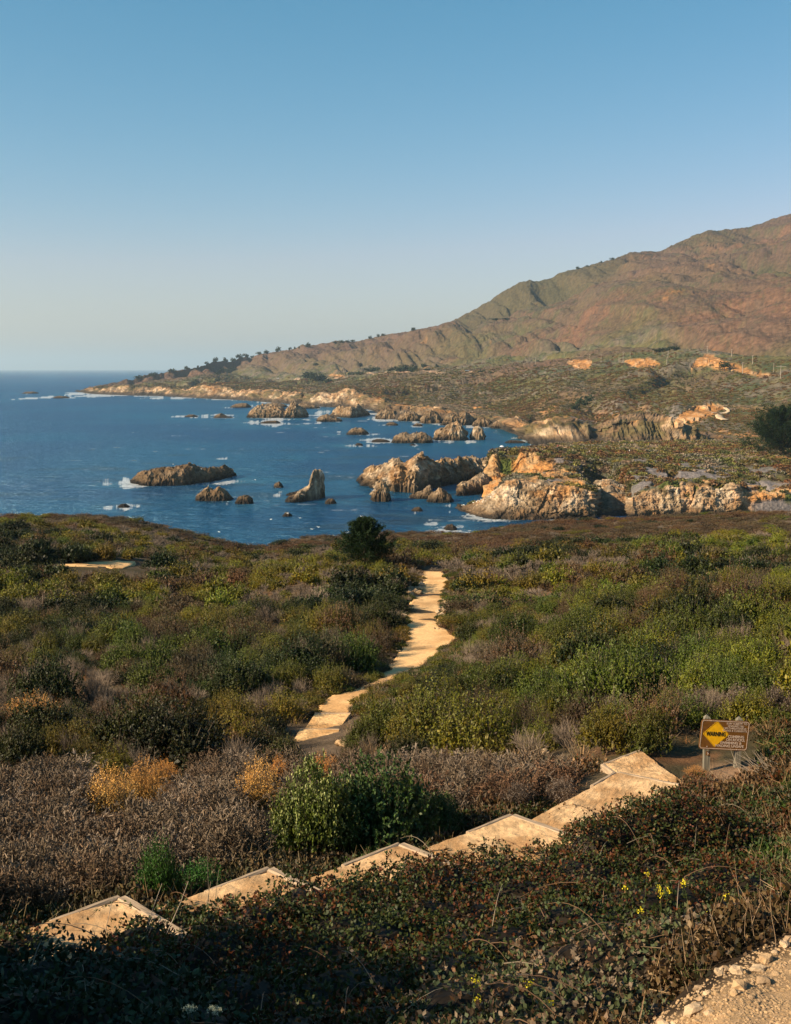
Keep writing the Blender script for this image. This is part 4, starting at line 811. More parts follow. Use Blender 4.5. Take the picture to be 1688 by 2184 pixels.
for k, vx, vy, w, h, lb in [
    ('yellow',240,1660,120,85,'bright yellow green upright plant behind the largest golden one'),
    ('green',785,1600,110,85,'green shrub hugging the right side of the lower steps'), ('green',850,1590,190,105,'green shrub second right of the lower steps'), ('dark',930,1545,170,110,'dark green shrub behind those beside the lower steps'),
    ('green',985,1618,170,95,'rounded green shrub in the front row of the middle'), ('yellow',1080,1612,160,115,'rounded yellow green shrub in the front row of the middle'), ('green',1150,1605,110,80,'dark right end of the front row of green shrubs'),
    ('yellow',1300,1612,170,130,'yellow tipped bush behind the gravel landing'), ('green',1385,1612,140,110,'mid green bush between the landing and the sign'),
    ('green',1040,1500,150,90,'green shrub up behind the rounded front row'), ('yellow',1230,1450,150,110,'yellow green shrub midway up the right slope'), ('yellow',1400,1440,170,120,'broad yellow green shrub on the right slope'), ('yellow',1560,1460,150,100,'yellow green shrub near the right edge above the sign'),
    ('dark',1330,1330,150,80,'dark green clump high on the right slope'), ('yellow',1640,1440,110,110,'yellow green shrub touching the right edge'), ('green',1480,1390,170,120,'tall green shrub on the right slope'), ('dark',1560,1380,150,110,'dark shrub behind the tall green one on the right'),
    ('dark',640,1460,190,120,'dark shrub left of the lower part of the path'), ('dark',735,1440,130,80,'dark shrub shading the path from the left'), ('dark',470,1470,160,85,'dark green shrub in the left middle scrub'), ('green',330,1440,150,80,'green shrub in the left scrub'), ('dark',790,1345,110,70,'dark shrub beside the upper bend on the left'), ('green',825,1240,90,40,'green clump where the path passes the cypress'),
    ('yellow',1110,1215,110,40,'bright green low clump right of the path top'), ('grey',410,1400,90,50,'pale dead bush in the left scrub'), ('grey',640,1405,90,60,'pale dead bush above the dark shrubs on the left'), ('grey',1100,1470,130,100,'bare grey bush between the green shrubs'), ('grey',1620,1300,120,90,'pale bare bush high on the right slope'), ('grey',1200,1370,80,60,'pale bare bush in the middle of the right slope')]:
    named(k, vx, vy, w, h, lb)
tw = [twig_shrub('dead_branches', 140 + i, 1300, (.12, .085, .06), .008, .28, (.13, .105, .085)) for i in range(2)]
for i, (a, lb) in enumerate([((1500,1545,130,95), 'grey brown twiggy bush left of the others behind the sign'), ((1580,1548,150,105), 'grey brown twiggy bush directly behind the sign'), ((1665,1545,140,100), 'grey brown twiggy bush at the right edge'), ((1110,1740,150,90), 'dark brown brush behind the long ramp'), ((1200,1725,130,80), 'dark brown brush close to the landing')]):
    custom(tw[i % 2], 'twiggy_bush', lb, *a, br=False)

# ------------------------------------------------------------------ brown sage field
sg = [sage_plant('foliage', 600 + i, 90, .45 + .05 * (i % 2), ((.155,.120,.088),(.13,.098,.066),(.185,.145,.11),(.12,.08,.05))[i]) for i in range(4)]; sgb = [sage_plant('foliage', 610 + i, 80, .48, (.15, .085, .05), (.08, .045, .03)) for i in range(2)]
SAGE = [(-200,1690),(0,1680),(150,1665),(320,1655),(600,1655),(760,1650),(900,1650),(1000,1655),(1180,1665),(1290,1670),(1180,1710),(1000,1745),(930,1770),(700,1770),(560,1850),(430,1900),(230,1930),(0,1975),(-250,2000)]
cand = []
for X_ in np.arange(-12, 8, .34):
    for Y_ in np.arange(11, 32, .34): cand.append((X_ + random.uniform(-.15, .15), Y_ + random.uniform(-.15, .15)))
cand = np.array(cand); zc = ground_z(cand[:, 0], cand[:, 1]); cp3 = np.column_stack([cand, zc]); pvx, pvy = proj(cp3); ok = pip(pvx, pvy, SAGE)
for pl in path_polys: ok &= ~pip(pvx, pvy, pl)
for a, lb in GL: ok &= ((pvx - a[0]) / (a[2] * .5)) ** 2 + ((pvy - a[1] - 25) / 45) ** 2 > 1
for bx_, by2, bw_ in ((345, 1945, 75), (420, 1930, 80), (665, 1820, 120), (800, 1815, 140), (925, 1800, 90), (240, 1680, 55)): ok &= ((pvx - bx_) / bw_) ** 2 + ((pvy - by2) / 60) ** 2 > 1
cp3 = cp3[ok]; pvx = pvx[ok]; cp3 = cp3[np.argsort(cp3[:, 1])]; pvx, pvy = proj(cp3)
def mk_stuff_src(o): return [c for c in o.children][0] if o.children else o
srcs = []
NS = min(300, len(cp3))
for i in range(NS):
    b_ = pvx[i] > 760; me = random.choice(sgb if (b_ and random.random() < .7) else sg)
    o = link('sage_plant', me, None, cp3[i]); o.rotation_euler = (random.uniform(-.12, .12), random.uniform(-.12, .12), random.uniform(0, 6.28)); s_ = random.uniform(.8, 1.25); o.scale = (s_, s_, s_ * random.uniform(.85, 1.15))
    if b_: tag(o, 'dry rusty brown seed stalks in front of the landing and ramp', 'plant', 'dry brown plants beside the ramp')
    else: tag(o, 'dry grey brown sage full of seed spikes in the large patch above the steps', 'plant', 'dry sage plants left of the large bush')
    if i < 0: srcs.append(o)
ss_src = [next(o for o in COL.objects if o.data is m) for m in sg if any(o.data is m for o in COL.objects)]
if len(cp3) > NS:
    rest = cp3[NS:]; k = len(rest); s_ = rng.uniform(.8, 1.25, k); gn_scatter('dry_sage', rest, rng.random(k) * 6.28, np.column_stack([s_, s_, s_]), rng.integers(0, len(ss_src), k), ss_src, 'dry grey brown sage growth filling the back of the patch')

# ------------------------------------------------------------------ scrub over the bluff
pts = []
def jgrid(y0, y1, s):
    out = []
    y = y0
    while y < y1:
        hw = y * .52 + 6; n = int(2 * hw / s); xs = (np.arange(n) - n / 2) * s + rng.uniform(-.42, .42, n) * s; ys = y + rng.uniform(-.42, .42, n) * s
        out.append(np.column_stack([xs, ys])); y += s
    return np.concatenate(out)
A1 = jgrid(19, 48, .95); A2 = jgrid(48, 90, 1.12); A3 = jgrid(90, 178, 1.4)
Q = np.concatenate([A1, A2, A3]); u_ = Q[:, 0] / Q[:, 1]; keep = Q[:, 1] < np.interp(u_, Eu, Ed) + 6; Q = Q[keep]
Z = ground_z(Q[:, 0], Q[:, 1]); Q3 = np.column_stack([Q, Z]); pvx, pvy = proj(Q3)
keep = ~((pip(pvx, pvy, SAGE)) | ((Q[:, 1] < 24) & (pvy > 1640)) | ((np.hypot((pvx - 1545), (pvy - 1640) * 1.6) < 95)) | ((pvx > 1210) & (pvx < 1500) & (pvy > 1590) & (pvy < 1660)) | ((pvx > 1470) & (pvy > 1560)))
rad_px = 0.62 / Q[:, 1] * F
for pl in path_polys[:3]:
    pa = np.array(pl)
    for ox, oy in ((0, 0), (.8, 0), (-.7, 0), (0, .35), (0, .8), (0, 1.2), (.5, .6), (-.5, .6)):
        keep &= ~pip(pvx + ox * rad_px * .9, pvy - oy * rad_px * (.9 if oy != .35 else 1), pl)
Q3 = Q3[keep]; pvx, pvy = pvx[keep], pvy[keep]
na = fbm(Q3, 9, 3, 301); nb = fbm(Q3, 3.5, 2, 302); nc_ = fbm(Q3 * [1, 1, 0], 22, 2, 303); rnd = rng.random(len(Q3))
ks = np.full(len(Q3), 'olive', dtype='<U8')
fary = ss(60, 100, Q3[:, 1])
ks[:] = 'olive'
v_ = na + (rnd - .5) * .30
ks[v_ > .50] = 'green'; ks[v_ > .59] = 'dark'; ks[v_ < .385] = 'yellow'
gg = nb + (rng.random(len(Q3)) - .5) * .42 + .04 * fary
ks[gg > .603] = 'grey'; ks[(gg < .38) & (v_ < .62)] = 'brown'
fr_ = (pvx > 1050) & (pvy > 1290) & (pvy < 1540) & (rng.random(len(Q3)) < .32); ks[fr_ & (na > .50)] = 'yellow'; ks[fr_ & (na <= .50)] = 'green'
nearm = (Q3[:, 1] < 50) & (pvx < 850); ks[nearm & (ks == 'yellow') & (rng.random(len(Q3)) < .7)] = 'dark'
edge_ = pvy < np.interp(pvx, [e[0] for e in EP], [e[1] for e in EP]) + 22 + 26 * ss(850, 1050, pvx) + (na - .5) * 34
red_ = edge_ & (rng.random(len(Q3)) < .85); ks[red_] = 'brown'
siz = rng.uniform(.55, 1.0, len(Q3)) * np.where(Q3[:, 1] < 48, 1.05, np.where(Q3[:, 1] < 90, 1.2, 1.35)) * (.72 + .55 * na)
big_ = rng.random(len(Q3)) < .20; siz *= .88; siz[big_ & (ks != 'grey')] *= np.interp(Q3[:, 1], [20, 50, 85, 110], [1.6, 1.4, 1.15, 1.0])[big_ & (ks != 'grey')]; siz[ks == 'grey'] *= .9
low_ = np.where(edge_, .42, np.where(Q3[:, 1] > 90, .70, np.where(Q3[:, 1] > 50, .95, 1.12))) * rng.uniform(.6, 1.4, len(Q3))
for it_ in range(2):
    hit_ = np.zeros(len(Q3), bool); rp_ = siz * .8 / Q3[:, 1] * F; hp_ = siz * low_ / Q3[:, 1] * F
    for pl in path_polys[:3]:
        for a_ in (-.8, -.4, 0, .4, .8):
            for b_ in (0, .45, .9): hit_ |= pip(pvx + a_ * rp_, pvy - b_ * hp_, pl)
    hit_ &= (pvx > 620) | (pvy < 1260); siz[hit_] *= .62
ord_ = np.argsort(Q3[:, 1] / siz)
used = {k: 0 for k in SH}; rest = {k: [] for k in SH}
srcobj = {k: [] for k in SH}
for i in ord_:
    k = ks[i]; vis = -60 < pvx[i] < 1750
    if vis and used[k] < 290:
        used[k] += 1; d = Q3[i, 1]; left = pvx[i] < 880
        lb = LAB[k][0] + (' in the scrub left of the path' if left else ' on the slope right of the path'); gp_ = LAB[k][1] + (' left of the path' if left else ' right of the path')
        nr_ = d < 56
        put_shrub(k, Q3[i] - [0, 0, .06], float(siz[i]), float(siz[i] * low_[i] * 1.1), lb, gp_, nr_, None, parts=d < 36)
    else: rest[k].append(i)
for k in SH:
    so = []
    for m in SH[k]['far']:
        c_ = [o for o in COL.objects if o.data is m]
        if not c_:
            # a real individual of this size class, standing in the far scrub
            i = rest[k].pop(); o = link(SH[k]['name'], m, None, Q3[i] - [0, 0, .06]); o.scale = (float(siz[i]), float(siz[i]), float(siz[i] * low_[i])); left = pvx[i] < 880
            tag(o, LAB[k][0] + (' in the scrub left of the path' if left else ' on the slope right of the path'), CATN.get(k, 'shrub'), LAB[k][1] + (' left of the path' if left else ' right of the path')); c_ = [o]
        so.append(c_[0])
    idx = np.array(rest[k]); n = len(idx); s_ = siz[idx]
    gn_scatter(SH[k]['name'].replace('_shrub', '') + '_scrub', Q3[idx] - [0, 0, .06], rng.random(n) * 6.28, np.column_stack([s_, s_, s_ * low_[idx]]), rng.integers(0, len(so), n), so, LAB[k][0].replace('shrub', 'scrub') + ' covering the far part of the bluff')
# small growth creeping over the edges of the path
ep = []
for side_, row_ in ((-1, PV[:, 1]), (1, PV[:, -2])):
    for q_ in row_:
        for t_e in range(5): ep.append((q_[0] + side_ * random.uniform(.02, 1.1), q_[1] + random.uniform(-.4, .4)))
ep = np.array(ep); ep = np.column_stack([ep, ground_z(ep[:, 0], ep[:, 1])]); es = [c_ for k_ in ('brown', 'olive', 'green', 'grey') for c_ in [next(o for o in COL.objects if o.data in SH[k_]['far'])]]
k = len(ep); s_ = rng.uniform(.12, .42, k); gn_scatter('path_edge_scrub', ep - [0, 0, .03], rng.random(k) * 6.28, np.column_stack([s_, s_, s_ * .8]), rng.integers(0, 4, k), es, 'small scrub and weeds growing over the edges of the path')
# low dry tufts between the shrubs
def tuft(name, seed, n, col, h=.3, w=.006, sp=.9):
    r = np.random.default_rng(seed); b = PB(); a = r.random(n) * 6.283; e = r.random(n) * sp; p = np.stack([np.cos(a) * e * .25, np.sin(a) * e * .25, 0 * a], -1)
    d = unit(np.stack([np.cos(a) * e, np.sin(a) * e, 1 + 0 * a], -1) + rd(n, r) * .15); l_ = h * r.uniform(.5, 1.2, (n, 1)); q = p + d * l_ * .6; b.sticks(p, q, w, col, r, .3, .8)
    d2 = unit(d + np.stack([np.cos(a), np.sin(a), -.3 + 0 * a], -1) * .35); b.sticks(q, q + d2 * l_ * .45, w * .8, col, r, .3, .2); return b.mesh(name, M_twig)
tf = [tuft('tuft', 700, 60, (.26, .17, .09)), tuft('tuft', 701, 50, (.20, .15, .10), .25, .008), tuft('tuft', 702, 60, (.24, .12, .05), .2)]
B1 = jgrid(22, 70, .7); u_ = B1[:, 0] / B1[:, 1]; B3 = np.column_stack([B1, ground_z(B1[:, 0], B1[:, 1])]); bx, by_ = proj(B3); kp = np.ones(len(B3), bool)
for pl in path_polys: kp &= ~pip(bx, by_, pl)
B3 = B3[kp]; tsrc = []
for i, m in enumerate(tf):
    o = link('grass_tuft', m, None, hit(1520 + i * 28, 1668 + i * 7)); tag(o, ['pale dry grass tuft under the warning sign', 'brownish dry grass tuft between the sign posts', 'rusty dry grass tuft right of the sign posts'][i], 'grass'); tsrc.append(o)
k = len(B3); s_ = rng.uniform(.6, 1.3, k); gn_scatter('dry_grass', B3, rng.random(k) * 6.28, np.column_stack([s_, s_, s_]), rng.integers(0, 3, k), tsrc, 'dry grass and litter between the shrubs')

# ------------------------------------------------------------------ brambles of the foreground
def bramble(label, mounds, seed, dens=1.0, leaf=.045, cols=((.026, .040, .008), (.044, .054, .010), (.10, .028, .008), (.10, .046, .010), (.045, .024, .009)), pr=(.46, .30, .07, .07, .10), canes=34, indiv=0, group='bramble thickets along the steps', dry=0):
    r = np.random.default_rng(seed); b = PB(); pr = np.array(pr); cols = np.array(cols)
    cen0 = Vector(D(mounds[0][0], mounds[0][1], mounds[0][2]).tolist()); cz = gz(cen0.x, cen0.y); e = empty('bramble_thicket', (cen0.x, cen0.y, cz), label, 'bramble', group)
    o0 = np.array([cen0.x, cen0.y, cz]); core = PB(); cn = PB(); mi = []
    for (vx, vy, d, rx, ry, rz) in mounds:
        t = D(vx, vy, d); c = np.array([t[0], t[1], t[2] - rz]); mi.append((c, np.array([rx, ry, rz])))
    for c, rr in mi:
        n = int(dens * 1050 * (rr[0] * rr[1] + rr[1] * rr[2] + rr[0] * rr[2]) / (leaf / .045) ** 2)
        d = rd(n, r); d[:, 2] = np.where(d[:, 2] < -.15, -d[:, 2], d[:, 2]); p = c + d * rr
        bump = (fbm(p, .42, 3, seed) - .5) * .42 + (fbm(p, .14, 2, seed + 4) - .5) * .16; p = c + d * rr * (1 + bump / rr.mean())[:, None] * r.uniform(.84, 1.03, (n, 1))
        ki = np.ones(n, bool)
        for c2_, r2 in mi:
            if c2_ is not c: ki &= (((p - c2_) / r2) ** 2).sum(1) > .75
        ki &= p[:, 2] > ground_z(p[:, 0], p[:, 1]) - .02
        p = p[ki]; d = d[ki]; n = len(p)
        pn = fbm(p, .7, 3, seed + 8); sel = np.array([r.choice(5, p=pr) for _ in range(n)]) if n < 3000 else r.choice(5, n, p=pr); hot = (pn > .54); sel = np.where(hot & (r.random(n) < .40), r.choice([2, 3, 4], n), sel)
        cc = cols[sel]
        for j in range(3):          # three leaflets
            ax = unit(d * .5 + rd(n, r) * .9 + np.array([0, 0, .15])); q = p + rd(n, r) * leaf * .5
            b.leaves(q - o0, ax, leaf * r.uniform(.75, 1.25, n), leaf * .68, cc, r, .3, d, .8)
        # core
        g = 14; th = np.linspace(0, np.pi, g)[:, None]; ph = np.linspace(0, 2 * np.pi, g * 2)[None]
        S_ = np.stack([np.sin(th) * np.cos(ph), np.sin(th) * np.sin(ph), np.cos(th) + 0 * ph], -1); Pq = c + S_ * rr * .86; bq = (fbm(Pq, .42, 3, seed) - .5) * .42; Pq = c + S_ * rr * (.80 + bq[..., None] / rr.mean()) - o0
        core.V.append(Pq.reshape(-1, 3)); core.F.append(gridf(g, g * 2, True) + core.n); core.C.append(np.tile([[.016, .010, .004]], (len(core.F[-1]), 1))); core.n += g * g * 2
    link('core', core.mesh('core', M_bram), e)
    allc = PB()
    if indiv:
        V_ = np.concatenate(b.V); C_ = np.concatenate(b.C); nl = len(C_); w = V_.reshape(-1, 4, 3).mean(1) + o0; lvx, lvy = proj(w)
        oks = np.where((lvx > 0) & (lvx < 600) & (lvy < 2180) & (np.linalg.norm(w - [0, 0, CZ], axis=1) < 12))[0]; pick = r.choice(oks, min(indiv, len(oks)), replace=False)
        for q in pick:
            lv = V_[q * 4:q * 4 + 4]; c_ = lv.mean(0); a = unit(lv[2] - lv[0]); s_ = lv[1] - lv[3]; nrm = unit(np.cross(a, s_)) * leaf * .12; L_ = lv[2] - lv[0]
            m = np.array([lv[0], lv[0] + L_ * .25 + s_ * .42, lv[0] + L_ * .6 + s_ * .46, lv[2], lv[0] + L_ * .6 - s_ * .46, lv[0] + L_ * .25 - s_ * .42, lv[0] + L_ * .3 - nrm, lv[0] + L_ * .65 - nrm]) * 1.0
            fq = np.array([[0, 1, 6, 6], ]); tri = np.array([[0, 1, 6], [1, 2, 6], [2, 7, 6], [2, 3, 7], [3, 4, 7], [4, 6, 7], [4, 5, 6], [5, 0, 6]])
            o = link('leaf', mesh('leaf', (m - c_) * 1.25, tri, M_bram, col=np.tile(C_[q] * 1.15, (8, 1))), e, tuple(c_))
    lv = link('leaves', b.mesh('leaves', M_bram), e); lv['kind'] = 'stuff'
    for k in range(canes):
        c, rr = mi[r.integers(len(mi))]; d = rd(1, r)[0]; d[2] = abs(d[2]) * .8 + .2; d = unit(d); p = c + d * rr - o0; a = r.uniform(0, 6.28); v = np.array([math.cos(a), math.sin(a), r.uniform(.1, .9)]); v = unit(v) * r.uniform(.08, .16); P_ = [p]
        for j in range(6): P_.append(P_[-1] + v); v = v + [0, 0, -.028]
        cn.tube(P_, np.linspace(.0045, .0018, 7), (.20, .12, .07) if r.random() < .6 else (.26, .21, .15), 4)
        if r.random() < .5 and not dry:
            pp = np.array(P_)[np.repeat(np.arange(1, 7), 3)] + r.normal(size=(18, 3)) * .02; cn.leaves(pp, rd(18, r), leaf, leaf * .6, cols[r.choice(5, p=pr)], r, .3)
    o = link('canes', cn.mesh('canes', M_bram), e); o['kind'] = 'stuff'
    return e
bramble('reddish bramble mound in front of the second and third steps', [(350,1932,11.7,.6,.5,.6),(300,1975,10.8,.5,.5,.45),(500,1922,11.3,.8,.7,.8),(670,1893,11.9,.85,.75,.85),(800,1856,12.6,.8,.7,.9),(440,1990,10.4,.8,.6,.6),(392,1932,12.1,.36,.34,.42),(240,2010,9.6,.7,.5,.5),(28,1982,10.9,.42,.36,.45),(600,1990,10.6,1.1,.7,.65),(760,1945,11.2,1.1,.8,.7)], 801)
bramble('reddish bramble mound in front of the fourth step', [(930,1826,13.4,.75,.7,.9),(1060,1814,14.1,.8,.7,.95),(1175,1802,14.8,.7,.6,.85),(900,1822,14.4,.40,.34,.4),(930,1910,12,1.2,.8,.7),(1120,1880,13,1.0,.8,.7)], 802, pr=(.36, .2, .12, .12, .2))
bramble('large rounded bramble mound in front of the ramp', [(1290,1745,15.0,.8,.8,1.0),(1370,1706,15.4,.9,.9,1.3),(1460,1700,15.6,.95,.9,1.35),(1545,1732,15.5,.8,.9,1.2),(1380,1790,14.8,1.1,.8,.8),(1260,1830,14,.8,.7,.6)], 803, pr=(.36, .22, .1, .14, .18), canes=60)
bramble('bramble bank right of and below the sign', [(1715,1665,18,.65,.8,.8),(1660,1705,17.3,.6,.6,.4),(1700,1700,17,1.1,1.0,1.2),(1620,1780,15.5,.9,.9,.8),(1700,1830,14,1.0,.9,1.0),(1560,1850,13.2,1.1,.8,.6),(1665,1930,11.5,.9,.8,.6)], 804, pr=(.42, .3, .08, .1, .10), canes=50)
bramble('dark green leafy bramble filling the bottom left corner', [(20,2035,8.2,.7,.6,.6),(170,2050,8.4,.7,.6,.6),(310,2085,8.2,.7,.6,.6),(60,2130,7.3,.7,.5,.5),(230,2160,7.2,.7,.5,.5),(-120,2060,8,.8,.7,.8),(420,2160,7.6,.6,.5,.45)], 805, leaf=.055, cols=((.026, .046, .020), (.036, .060, .024), (.026, .040, .016), (.07, .035, .018), (.04, .048, .024)), pr=(.4, .3, .2, .04, .06), indiv=290, canes=25)
bramble('shaded bramble hollow at the bottom centre', [(560,2100,8.6,.9,.7,.45),(740,2080,9.0,1.0,.7,.45),(930,2040,9.8,1.0,.8,.5),(1080,1985,10.8,1.0,.8,.5),(660,2190,7.6,.9,.6,.35),(860,2170,8.0,.9,.6,.4),(1250,1940,11.2,.9,.8,.5),(1400,1900,11.6,1.0,.8,.5)], 806, dens=1.0)
bramble('low tangle of mixed weeds beside the bare dirt', [(1030,2120,8.2,.8,.6,.35),(1180,2070,8.8,.9,.6,.4),(1330,2010,9.2,.9,.7,.4),(1480,1975,9.4,.8,.6,.4),(1120,2190,7.2,.7,.5,.3),(1300,2120,7.9,.6,.5,.28),(1600,1960,9.0,.7,.6,.4),(1000,2215,6.9,.7,.5,.3)], 807, dens=1.0, leaf=.05, cols=((.055, .075, .03), (.07, .08, .03), (.12, .08, .045), (.15, .08, .04), (.16, .12, .08)), pr=(.3, .25, .15, .12, .18), canes=60)
# bushes on the bank just left of the view, whose shade falls over the hollow
for x, y, r_, h in ((-4.3, 5.9, 1.25, 2.9), (-4.6, 7.4, 1.25, 3.1), (-3.7, 4.6, 1.1, 2.9), (-5.6, 8.6, 1.2, 2.8)):
    e_ = empty('round_bush', (x, y, gz(x, y) - .1), 'tall dark bush on the bank beyond the left edge', 'shrub', 'bushes on the bank beyond the left edge', random.uniform(0, 6)); e_.scale = (r_, r_, h); link('foliage', dense_bush, e_); link('branches', random.choice(BR), e_)
# low bramble and leaf litter hugging the ground round the steps
def clump(seed, cols, n=150, leaf=.045, flat=.45, stick=24):
    r = np.random.default_rng(seed); b = PB(); d = rd(n, r); d[:, 2] = abs(d[:, 2]); p = d * [.34, .34, .34 * flat] * r.uniform(.5, 1, (n, 1)); c = np.array(cols)[r.integers(0, len(cols), n)]
    for j in range(3): b.leaves(p + rd(n, r) * leaf * .5, unit(d * .5 + rd(n, r)), leaf * r.uniform(.7, 1.2, n), leaf * .65, c, r)
    q = rd(stick, r) * .25; q[:, 2] = abs(q[:, 2]) * .4; b.sticks(q, q + unit(rd(stick, r) + [0, 0, .4]) * .2, .006, (.24, .16, .09), r); return b.mesh('low_bramble', M_leaf)
CL = [clump(1, [(.020, .027, .005), (.028, .034, .007), (.036, .022, .006)]), clump(2, [(.018, .022, .005), (.065, .022, .007), (.048, .028, .008)]), clump(3, [(.08, .045, .02), (.045, .026, .012), (.026, .022, .007), (.13, .085, .04)], 130), clump(4, [(.020, .038, .007), (.032, .050, .008)], 140)]
csrc = []
for i, (vx, vy) in enumerate(((1475, 1700), (1500, 1672), (1600, 1668), (1290, 1700))):
    o = link('low_bramble', CL[i], None, hit(vx, vy)); tag(o, ['low green bramble clump at the near right corner of the ramp', 'reddish low bramble clump in front of the left sign post', 'brown dead clump in front of the right sign post', 'bright low bramble clump on the left of the ramp'][i], 'bramble'); csrc.append(o)
g1 = []
for y_ in np.concatenate([np.arange(4.4, 10, .17), np.arange(10, 23, .25)]):
    hw_ = y_ * .42 + 1.5; xs_ = np.arange(-hw_, hw_, .17 if y_ < 10 else .25); g1.append(np.column_stack([xs_ + rng.uniform(-.12, .12, len(xs_)), y_ + rng.uniform(-.12, .12, len(xs_))]))
g1 = np.concatenate(g1); g1 = np.column_stack([g1, ground_z(g1[:, 0], g1[:, 1])]); gx, gy = proj(g1)
ok = ~pip(gx, gy, SAGE) & ~((gy > np.interp(gx, [1330, 1400, 1500, 1560, 1620, 1688, 1900], [2200, 2150, 2095, 2045, 2005, 1980, 1950])) & (gx > 1330)) & ((gy > 1640) | (gx > 1625)) & ~((gx < 1640) & (gx > 1430) & (gy < 1672))
for (vx_, vy_), h_ in STEP:
    q_ = P(vx_, vy_, h_); rel = g1[:, :2] - q_[:2]; al = rel @ np.array([.72, .70]); ac_ = rel @ np.array([.70, -.72]); ok &= ~((al > -1.7) & (al < .15) & (ac_ > -.12) & (ac_ < 1.2))
ok &= ~pip(gx, gy, [(1090, 1741), (1128, 1752), (1290, 1622), (1370, 1600), (1462, 1670), (1440, 1700), (1205, 1822), (1100, 1800)])
ok &= ~((np.hypot(gx - 1500, (gy - 1655) * 1.5) < 75) & (rng.random(len(gx)) < .7))
g1 = g1[ok]; k = len(g1); s_ = rng.uniform(.8, 1.35, k) * np.clip(.35 + g1[:, 1] / 16, .55, 1); zn = fbm(g1, 1.6, 3, 55) + (rng.random(k) - .5) * .25; vi_ = np.array([3, 0, 1, 2])[np.digitize(zn, [.38, .50, .58])]
gn_scatter('bramble_cover', g1, rng.random(k) * 6.28, np.column_stack([s_, s_, s_ * rng.uniform(.8, 1.5, k)]), vi_, csrc, 'low tangled bramble and leaf litter covering the ground round the steps')
# dry stalks, grasses, mustard
def stalks(label, vx, vy, n, spread, h, col, seed, lean=.5, w=.007, cat='dry stems'):
    r = np.random.default_rng(seed); b = PB(); p = at(vx, vy)
    for k in range(n):
        q = np.array([r.normal() * spread, r.normal() * spread * .6, 0.]); q[2] = gz(p.x + q[0], p.y + q[1]) - p.z; v = unit(np.array([lean * r.uniform(.3, 1.4), r.normal() * .2, 1.])) * h * r.uniform(.6, 1.1) / 5; L_ = [q]
        for j in range(5): L_.append(L_[-1] + v); v = v + r.normal(size=3) * h * .012
        b.tube(L_, np.linspace(w, w * .3, 6), col, 4)
    o = link('dry_stalks', b.mesh('dry_stalks', M_twig), None, p); tag(o, label, cat); return o
stalks('long pale bare stalks leaning right over the dark bottom left bramble', 250, 2110, 9, .3, 1.0, (.36, .30, .24), 1, .7)
stalks('two pale curved canes rising beside the first step', 425, 2030, 3, .1, 1.2, (.30, .24, .17), 2, .12)
stalks('tangle of dry straw coloured stems at the bottom centre', 1060, 2160, 40, .5, .5, (.30, .23, .15), 3, .6, .004)
stalks('dry brown straw heap in the middle of the brambles', 960, 2080, 60, .35, .45, (.28, .15, .07), 4, 1.2, .004)
stalks('thin dry canes arching at the right edge', 1668, 1985, 34, .25, .4, (.30, .21, .13), 5, -.2, .002)
stalks('rusty dead stems above the bottom right dirt', 1250, 2130, 26, .4, .55, (.22, .13, .07), 6, .1, .006)
stalks('pale bleached branches behind the right sign post', 1640, 1650, 30, .35, .6, (.38, .31, .23), 7, -1.4, .008)
def mustard(label, pts_, seed):
    r = np.random.default_rng(seed)
    vx0 = np.mean([q[0] for q in pts_]); base_ = at(vx0, max(q[1] for q in pts_) + 75); base_ = Vector((base_.x * .86, base_.y * .86, 0)); base_.z = gz(base_.x, base_.y); e = empty('mustard_plant', base_, label, 'flower', 'yellow mustard plants above the dirt bank'); b = PB()
    for (vx, vy) in pts_:
        t = D(vx, vy, base_.y - .1) - np.array(base_); mid = t * .5 + np.array([r.uniform(-.06, .06), 0, .04]); b.tube([np.zeros(3), mid * .5 + r.normal(size=3) * .01, mid, t * .78 + r.normal(size=3) * .012, t], np.linspace(.005, .002, 5), (.10, .12, .035), 4)
        f = PB(); n = 26; f.leaves(r.normal(size=(n, 3)) * .016, unit(rd(n, r) + [0, 0, .3]), .017, .015, (.78, .66, .04), r, .12); o = link('flower_head', f.mesh('flower_head', M_petal), e, tuple(t))
        k = r.integers(2, 5); tt = r.uniform(.2, .8, (k, 1)); b.leaves(tt * t, unit(rd(k, r) + [0, 0, .4]), .07, .02, (.06, .09, .03), r)
    link('stems', b.mesh('stems', M_bram), e)
mustard('mustard plant with the topmost single yellow flower', [(1381,1863),(1335,1894)], 1)
mustard('mustard plant with three flowers in a row', [(1407,1893),(1411,1907),(1428,1901)], 2)
mustard('mustard plant with a lone high flower at right', [(1458,1885),(1550,1912),(1556,1920)], 3)
mustard('mustard plant with a large flower beside the fern leaves', [(1366,1943),(1345,1977)], 4)
mustard('mustard plant with flowers halfway to the right edge', [(1513,1953),(1485,1962),(1530,1982)], 5)
mustard('mustard plant with a cluster of low yellow flowers', [(1480,1983),(1468,1998),(1421,1996),(1397,1999),(1408,1994)], 6)
mustard('mustard plant with one flower low in the bottom centre', [(1152,2050)], 7)
mustard('mustard plant at the bottom with two small flowers', [(1016,2095),(1018,2132)], 8)
mustard('mustard plant at the bottom with one right flower', [(1180,2140),(1128,2097)], 9)
